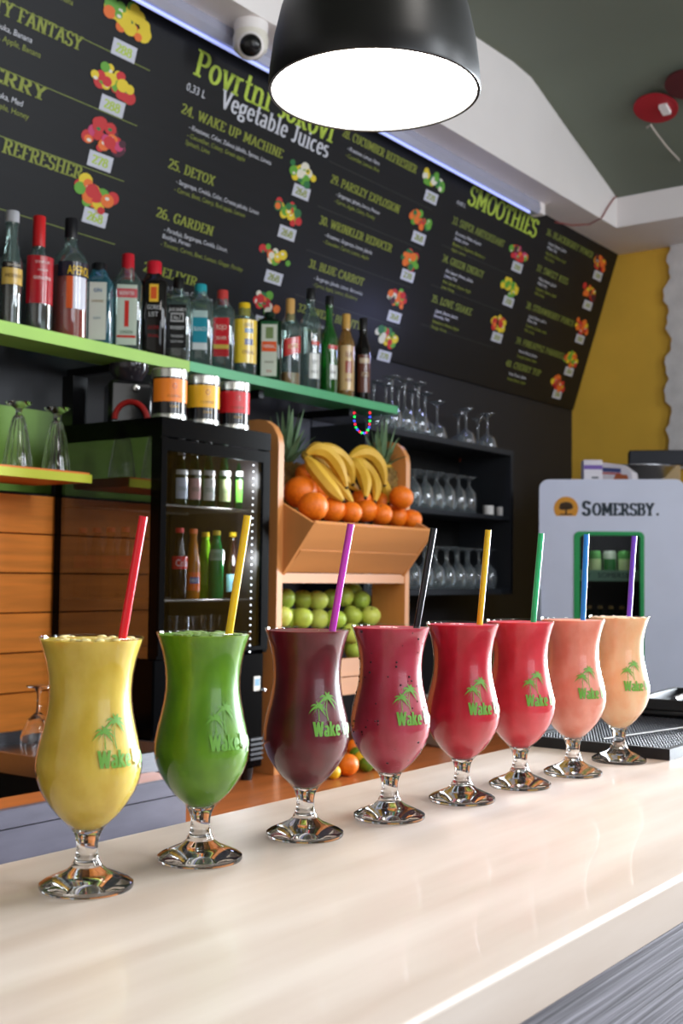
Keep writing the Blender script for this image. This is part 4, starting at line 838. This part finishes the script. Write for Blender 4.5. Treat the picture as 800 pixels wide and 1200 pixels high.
pineapple('pineapple at the left end behind the oranges', 336, 0, 540, 2.17, L=.17)
pineapple('pineapple behind the right bunch of bananas', 446, 0, 548, 2.03, H=.09, L=.15)

# rack neighbours: pale container, grey wall panels
wc = at(525, 850, 1, 1.9)
cb = thing('storage_box', 'light grey plastic box standing low right of the fruit', 'box', (wc.x, 1.9, .8503), R(-20))
obj('body', MB().bev((-.075, -.06, 0), (.075, .06, .13), .008), mat('light_grey_plastic', (158, 154, 150), .5), cb)
obj('lid', MB().bev((-.079, -.064, .1302), (.079, .064, .148), .006), mat('light_grey_lid', (178, 174, 170), .5), cb)
gm_ = mat('grey_wall_strip', (96, 98, 110), .5)
for i, (a, b) in enumerate([(343, 362), (366, 392), (395, 406)]):
    x0 = at(a, 500, 1, 2.43).x; x1 = at(b, 500, 1, 2.43).x
    tag(obj('wall_batten', MB().box((x0, 2.425 + .006 * i, 1.55), (x1, 2.449, SZ - .05)), gm_, None, False), f'vertical grey batten on the wall under the bottle shelf, {nth(i, 3)}', 'batten', 'grey wall battens')
# led string in a u shape
lpth = [at(x, y, 1, 2.19) for x, y in [(414, 484), (414, 494), (416, 502), (421, 507), (427, 508), (431, 502), (432, 494), (432, 484)]]
ls = thing('light_string', 'u-shaped string of tiny red, green and blue lights', 'light string', lpth[0])
obj('wire', MB().tube([p - lpth[0] for p in lpth], .0012, 5), BLACKP, ls)
pth = bez([p - lpth[0] for p in lpth], 30)
for k in range(16):
    s = k / 15 * 7; i = min(6, int(s)); p = (lpth[i].lerp(lpth[i + 1], s - i)) - lpth[0]
    c, nm_ = [((255, 40, 60), 'red'), ((30, 255, 90), 'green'), ((60, 80, 255), 'blue')][k % 3]
    o = obj('bulb', MB().ball(tuple(p + Vector((0, -.004, 0))), .0022, 8, 6), mat('bulb_' + nm_, c, emit=c, es=6), ls); o['label'] = nm_ + ' bulb'

# ------------------------------------------------------------------ black glass cabinet with stemware
cx0, cx1, cy0, cz0, cz1 = 3.12, 4.118, 2.2, 1.295, 1.85
cb = thing('glass_cabinet', 'black open wall cabinet full of upturned glasses', 'cabinet', (0, 0, 0))
cm = mat('charcoal_laminate', (30, 33, 38), .5)
obj('top', MB().box((cx0, cy0, cz1 - .02), (cx1, 2.44, cz1)), cm, cb, False); obj('bottom', MB().box((cx0, cy0, cz0), (cx1, 2.44, cz0 + .02)), cm, cb, False)
obj('side', MB().box((cx1 - .02, cy0, cz0 + .02), (cx1, 2.44, cz1 - .02)), cm, cb, False); obj('side', MB().box((cx0, cy0, cz0 + .02), (cx0 + .02, 2.44, cz1 - .02)), cm, cb, False)
zs = 1.578; obj('shelf', MB().box((cx0 + .02, cy0 + .004, zs), (cx1 - .02, 2.43, zs + .016)), cm, cb, False)
obj('back', MB().box((cx0 + .02, 2.43, cz0 + .02), (cx1 - .02, 2.44, cz1 - .02)), mat('cabinet_inner', (7, 7, 8), .6), cb, False)
SG = thin_glass('stemware_glass', (236, 240, 240), 1.0, .22, milk=.10, mcol=(190, 200, 210))
def stem_glass(H, rb, rm, sh_):
    "upside-down stem glass: rim at z 0, foot on top"
    zb = H * sh_
    return MB().lathe([(rb - .001, 0), (rb, .001), (rm, zb * .45), (rm * .85, zb * .78), (rm * .4, zb * .96), (.004, zb + .006), (.0035, H * .8), (.006, H - .012), (.024, H - .004), (.030, H - .002), (.030, H), (0, H + .0005)], 22)
wine = stem_glass(.19, .030, .038, .48); small_g = stem_glass(.135, .028, .030, .72)
def put_glass(mesh_src, p, label, group):
    if isinstance(mesh_src, MB): o = obj('stem_glass', mesh_src, SG, None, ang=60)
    else: o = mesh_src.copy(); C.objects.link(o)
    o.location = p; return tag(o, label, 'glass', group)
W0 = None
feet = [(438, 441), (452, 449), (459, 439), (467, 449), (474, 447), (483, 452), (490, 453), (498, 456), (512, 472), (537, 477), (546, 472), (560, 482), (571, 478)]
for i, (px, py) in enumerate(feet):
    y = 2.375 if i in (0, 1, 3, 5, 7, 9, 11) else 2.27
    x = at(px, py, 1, y).x; g_ = wine if i < 8 else wine
    zz = at(px, py, 1, y).z - .19
    if i == 0: W0 = put_glass(wine, (x, y, cz1 + .0003), f'upside-down wine glass on top of the black cabinet, {nth(i, 13)}', 'wine glasses on the cabinet top')
    elif i < 8: put_glass(W0, (x, y, cz1 + .0003), f'upside-down wine glass on top of the black cabinet, {nth(i, 13)}', 'wine glasses on the cabinet top')
    else:
        if i == 8: T0 = put_glass(stem_glass(.14, .040, .034, .42), (x, y, cz1 + .0003), 'upside-down wide cocktail glass on top of the black cabinet, ' + nth(i, 13), 'wine glasses on the cabinet top')
        else: put_glass(T0, (x, y, cz1 + .0003), 'upside-down wide cocktail glass on top of the black cabinet, ' + nth(i, 13), 'wine glasses on the cabinet top')
S0 = None
for zf, nm_, xend, Hs in ((zs + .0163, 'middle', 3.90, small_g), (cz0 + .0203, 'lower', 4.02, stem_glass(.15, .028, .034, .6))):
    for r_, y in enumerate((2.25, 2.325, 2.395)):
        x = 3.18 + .035 * (r_ % 2); S0 = None; k = 0
        xs = []
        while x < xend - .03 * r_ * (nm_ == 'middle'): xs.append(x); x += .076
        for k, x in enumerate(xs):
            lab = (f'upside-down stem glass in the front row of the {nm_} cabinet shelf, {ORD[k] if k else "leftmost"}' + (' from the left' if k else '')) if r_ == 0 else f'upside-down stem glass in the {("", "second", "back")[r_]} row of the {nm_} cabinet shelf, {ORD[k] if k else "leftmost"}' + (' from the left' if k else '')
            if S0 is None: S0 = put_glass(Hs, (x, y, zf), lab, f'stem glasses on the {nm_} cabinet shelf')
            else: put_glass(S0, (x, y, zf), lab, f'stem glasses on the {nm_} cabinet shelf')
for i, px in enumerate((572, 587)):
    t = thing('white_cup', ('left' if i == 0 else 'right') + ' of two small white cups on the middle cabinet shelf', 'cup', (at(px, 600, 1, 2.25).x, 2.25, zs + .0163), 0, 'white cups in the cabinet')
    obj('cup_body', MB().lathe([(0, 0), (.019, 0), (.021, .006), (.021, .036), (.019, .038), (.018, .036), (.018, .006), (0, .005)], 24), mat('white_china', (220, 216, 212), .3), t)
tg_ = at(542, 538, 1, 2.425)
tag(obj('orange_tag', MB().box((tg_.x - .02, 2.424, tg_.z - .012), (tg_.x + .02, 2.4295, tg_.z + .012)), mat('tag_orange', (170, 80, 50), .6), None, False), 'small orange tag on the back of the black cabinet', 'tag')
point('cabinet_led', (3.75, 2.12, 2.2), 1.6, (.45, .5, 1), .03)

# ------------------------------------------------------------------ white branded fridge
cdp = Vector((0, 0, CZ)) + (FW + RT * ((716 - 400) / F) + UP * ((600 - 600) / F)) * 4.4
RZ = -YAW - R(10)
sf_ = thing('branded_fridge', 'tall white cider fridge with small green-framed window', 'fridge', (cdp.x, cdp.y, 0), RZ)
FH = 1.725; HW = .262
fwm = mat('fridge_white', (208, 214, 234), .35, var=.02)
def rrect(x0, z0, x1, z1, r, n=6):
    out = []
    for cx, cz, a in ((x1 - r, z0 + r, -90), (x1 - r, z1 - r, 0), (x0 + r, z1 - r, 90), (x0 + r, z0 + r, 180)):
        for i in range(n + 1): b = R(a + 90 * i / n); out.append((cx + r * cos(b), cz + r * sin(b)))
    return out
def ringpanel(o, i, y0, y1):
    mb = MB(); n = len(o); V = [(x, y0, z) for x, z in o] + [(x, y0, z) for x, z in i] + [(x, y1, z) for x, z in o] + [(x, y1, z) for x, z in i]; fs = []
    for k in range(n):
        j = (k + 1) % n; fs += [(k, j, n + j, n + k), (2 * n + j, 2 * n + k, 3 * n + k, 3 * n + j), (j, k, 2 * n + k, 2 * n + j), (n + k, n + j, 3 * n + j, 3 * n + k)]
    return mb.add(V, fs)
wx0, wx1, wz0, wz1 = -.135, .118, .80, 1.532
obj('body', ringpanel(rrect(-HW, .04, HW, FH, .03), rrect(-HW + .03, .09, HW - .03, FH - .05, .02), .05, .48), mat('fridge_body', (150, 146, 140), .5), sf_, True, 30)
obj('back_panel', MB().box((-HW + .031, .46, .09), (HW - .031, .475, FH - .05)), MT['dark_inner'], sf_, False)
d_ = obj('door', ringpanel(rrect(-HW, .05, HW, FH, .035), rrect(wx0, wz0, wx1, wz1, .02), 0, .048), fwm, sf_, True, 30)
obj('window_frame', ringpanel(rrect(wx0, wz0, wx1, wz1, .02), rrect(wx0 + .022, wz0 + .022, wx1 - .014, wz1 - .014, .012), -.003, .05), mat('green_frame', (20, 150, 80), .4), d_, True, 30)
obj('pane', MB().box((wx0 + .02, .02, wz0 + .02), (wx1 - .013, .023, wz1 - .013)), PANE, d_, False)
obj('door_handle', MB().bev((-HW - .014, -.02, 1.19), (-HW + .008, .03, 1.32), .004), mat('handle_grey', (130, 136, 146), .4), d_)
INK = mat('print_ink', (28, 46, 58), .5)
def onf(px, py):  # local coordinates on the door front
    n = Vector((sin(-RZ) * 1, 0, 0)); ax = Vector((cos(RZ), sin(RZ), 0)); ny = Vector((-sin(RZ), cos(RZ), 0))
    d = FW + RT * ((px - 400) / F) + UP * ((600 - py) / F); o = Vector((0, 0, CZ)); t = (Vector(sf_.location) - o).dot(ny) / d.dot(ny); q = o + d * t
    return (q - Vector(sf_.location)).dot(ax), q.z
a1 = onf(682, 604); a2 = onf(773, 604); a3 = onf(682, 588)
W_ = a2[0] - a1[0]; Hh = a3[1] - a1[1]
import itertools
S1 = slab('S', 1.5)
flat('lettering', place(slab('S', 1.5), a1[0], a1[1], Hh * 1.05, W_ * .115), INK, d_, .0008, 'y')
flat('lettering', place(slab('OMERSBY', 1.35), a1[0] + W_ * .13, a1[1], Hh * .9, W_ * .80), INK, d_, .0008, 'y')
flat('lettering', ([(a1[0] + W_ * .955, a1[1]), (a1[0] + W_ * .985, a1[1]), (a1[0] + W_ * .985, a1[1] + Hh * .18), (a1[0] + W_ * .955, a1[1] + Hh * .18)], [(0, 1, 2, 3)]), INK, d_, .0008, 'y')
lc = onf(663, 596); mb = MB(); rr_ = .0445
mb.add([(lc[0] + rr_ * cos(R(a)), -.0008, lc[1] + rr_ * sin(R(a))) for a in range(-38, 219, 8)], [tuple(range(33))])
lg = obj('emblem', mb, mat('emblem_gold', (208, 142, 36), .5), d_, False)
mb = MB()
for (u, v, r1, r2) in [(0, .012, .024, .013), (-.012, .004, .014, .010), (.012, .006, .014, .010), (.0, .002, .012, .008)]: mb.add([(lc[0] + u + r1 * cos(a), -.0012, lc[1] + v + r2 * sin(a)) for a in [2 * pi * i / 16 for i in range(16)]], [tuple(range(16))])
mb.add([(lc[0] - .004, -.0012, lc[1] - .02), (lc[0] + .004, -.0012, lc[1] - .02), (lc[0] + .002, -.0012, lc[1] + .004), (lc[0] - .002, -.0012, lc[1] + .004)], [(0, 1, 2, 3)])
mb.add([(lc[0] - .026, -.0012, lc[1] - .024), (lc[0] + .026, -.0012, lc[1] - .024), (lc[0] + .02, -.0012, lc[1] - .019), (lc[0] - .02, -.0012, lc[1] - .019)], [(0, 1, 2, 3)])
obj('emblem_tree', mb, mat('emblem_ink', (70, 46, 16), .5), lg, False)
# shelf strip and cans inside
zsh = onf(716, 681)[1]; zst = onf(716, 668)[1]
strip = obj('shelf_strip', MB().box((-HW + .04, .07, zsh), (HW - .04, .075, zst)), mat('strip_green', (120, 160, 140), .5), sf_, False)
flat('lettering', place(sans('SOMERSBY'), -.045, zsh + .012, .02, .13), INK, strip, -.0694, 'y').location = (0, 0, 0)
flat('lettering', place(sans('SBY'), -.115, zsh + .012, .02, .045), INK, strip, -.0694, 'y')
obj('shelf', MB().box((-HW + .04, .075, zsh + .002), (HW - .04, .44, zsh + .008)), STEEL, sf_, False)
obj('shelf', MB().box((-HW + .04, .075, zsh - .30), (HW - .04, .44, zsh - .294)), STEEL, sf_, False)
rot = Matrix.Rotation(RZ, 3, 'Z')
def loc_f(x, y, z): return Vector(sf_.location) + rot @ Vector((x, y, z))
for i, (lx_, c) in enumerate([(-.055, (90, 150, 80)), (.0, (190, 200, 180)), (.055, (80, 140, 70))]):
    p = loc_f(lx_, .13, zsh + .0083)
    t = thing('cider_can', f'{("green", "white and green", "dark green")[i]} cider can on the fridge shelf', 'can', p, RZ, 'cans in the cider fridge')
    obj('can_body', MB().lathe([(0, 0), (.02, 0), (.025, .008), (.025, .095), (.020, .105), (0, .104)], 20), mat('can_%d' % i, c, .3, .2), t)
    obj('label', patch(.025, 2, -60, 60, .03, .075, .0006), lm([(200, 220, 160), (60, 130, 70), (190, 210, 150)][i]), t)
    obj('base_band', patch(.025, 2, -80, 80, .006, .022, .0006), lm((200, 130, 40)), t)
for i, lx_ in enumerate((-.075, -.035, .005, .045)):
    p = loc_f(lx_, .13, zsh - .2937)
    tt = bottle('cider_bottle', f'dark cider bottle on the lower fridge shelf, {nth(i, 4)}', 'bottle', 0, p.y, p.z, .2, .018, DGG, cap=((150, 120, 60), .012), labels=[((110, 110, 70), -60, 60, .2, .5)], neck=.008, sh=.55, sf=.25, n=16, x=p.x, group='bottles in the cider fridge')
point('cider_fridge_lamp', loc_f(.0, .08, 1.56), .9, (.9, .95, 1), .02)
# things on top of the white fridge
FT = FH + .0004
def ontop(px, d=4.6):
    p = Vector((0, 0, CZ)) + (FW + RT * ((px - 400) / F) + UP * (0)) * d; p.z = FT; return p
p = ontop(693, 4.5); t = thing('carton', 'small white carton with purple stripe on the white fridge', 'box', p, RZ + R(8))
obj('box_body', MB().bev((-.035, -.03, 0), (.035, .03, .078), .002), mat('carton_white', (214, 208, 214), .5), t)
obj('stripe', MB().box((-.0352, -.0304, .042), (.0352, -.0298, .058)), mat('carton_purple', (110, 80, 160), .5), t, False)
obj('print', MB().box((-.005, -.0304, .008), (.02, -.0298, .014)), INK, t, False)
p = ontop(722, 4.5); t = thing('carton', 'white packet with blue and red band lying by the steel bowl', 'box', p, RZ - R(25))
obj('box_body', MB().prism([(-.07, 0), (.075, 0), (.07, .03), (.03, .06), (-.07, .075)], 1, -.03, .03), mat('carton_white', (214, 208, 214), .5), t)
obj('stripe', MB().prism([(-.068, .038), (.03, .030), (.03, .045), (-.068, .055)], 1, -.0306, -.0302), mat('stripe_blue', (60, 70, 120), .5), t, False)
obj('stripe', MB().prism([(-.068, .03), (.03, .022), (.03, .028), (-.068, .036)], 1, -.0306, -.0302), mat('stripe_red', (180, 60, 60), .5), t, False)
obj('print', MB().prism([(.0, .004), (.06, .004), (.055, .02), (.01, .026)], 1, -.0306, -.0302), mat('print_brown', (170, 90, 50), .5), t, False)
p = loc_f(.12, .27, FT); t = thing('steel_bowl', 'wide stainless steel bowl on the white fridge', 'bowl', p)
obj('bowl', MB().lathe([(0, 0), (.05, 0), (.10, .03), (.13, .065), (.136, .066), (.136, .069), (.128, .068), (.098, .034), (.048, .004), (0, .004)], 36), DSTEEL, t)
p = loc_f(.19, .46, FT); t = thing('black_case', 'black case lying on a beige carton behind the steel bowl', 'case', (p.x, p.y, FT + .0905), RZ)
obj('case_body', MB().bev((-.10, -.045, 0), (.12, .05, .06), .004), mat('case_black', (18, 22, 34), .5), t)
t = thing('beige_carton', 'beige carton under the black case on the white fridge', 'box', (p.x, p.y, FT), RZ)
obj('box_body', MB().bev((-.14, -.04, 0), (.1, .045, .09), .003), mat('carton_beige', (176, 150, 110), .7), t)

# ------------------------------------------------------------------ rubber mat, tray, tongs on the counter
mt = thing('bar_mat', 'black studded rubber bar mat behind the last glasses', 'mat', (1.672, .640, 1.1003), R(0))
rub = mat('black_rubber', (24, 25, 28), .45)
MW, MD = .62, .232
obj('mat_base', framebox(MB(), 0, 0, MW, MD, 0, .016, .008).box((.008, .008, 0), (MW - .008, MD - .008, .008)), rub, mt, False)
sb = MB()
for i in range(60):
    for j in range(22):
        x = .014 + i * .0101; y = .014 + j * .0098; sb.add([(x - .003, y - .003, .008), (x + .003, y - .003, .008), (x + .003, y + .003, .008), (x - .003, y + .003, .008), (x - .0018, y - .0018, .0145), (x + .0018, y - .0018, .0145), (x + .0018, y + .0018, .0145), (x - .0018, y + .0018, .0145)], [(4, 5, 6, 7), (0, 1, 5, 4), (1, 2, 6, 5), (2, 3, 7, 6), (3, 0, 4, 7)])
o = obj('studs', sb, mat('rubber_studs', (46, 48, 54), .4), mt, False); o['kind'] = 'stuff'
t = thing('serving_tray', 'black shallow tray with rounded rim at the right picture edge', 'tray', (2.16, .775, 1.1165), R(4))
obj('tray_base', MB().bev((-.10, -.12, 0), (.16, .09, .012), .004), rub, t)
obj('rim', framebox(MB(), -.10, -.12, .16, .09, .0122, .03, .01), rub, t, False)
t = thing('tongs', 'shiny steel tongs lying over the black tray', 'tongs', (2.09, .73, 1.1475), R(8))
obj('arm', MB().tube([(-.02, .03, .0), (.05, .02, .006), (.12, .015, .004), (.19, .01, .0)], [.006, .005, .004, .006], 8), STEEL, t)
obj('arm', MB().tube([(-.02, .055, .0), (.05, .04, .006), (.12, .025, .004), (.19, .01, .0)], [.006, .005, .004, .006], 8), STEEL, t)
t = thing('bar_spoon', 'bright steel bar spoon lying across the rubber mat', 'spoon', (1.80, .79, 1.1166))
e0 = at(706, 866, 2, 1.119) ; e1 = at(812, 851, 2, 1.119)
obj('handle', MB().tube([(e0 - t.location), (e1 - t.location)], .0022, 8), STEEL, t)
obj('spoon_bowl', MB().ball(tuple(e1 - t.location), .012, 12, 8, (1.4, 1, .25)), STEEL, t)
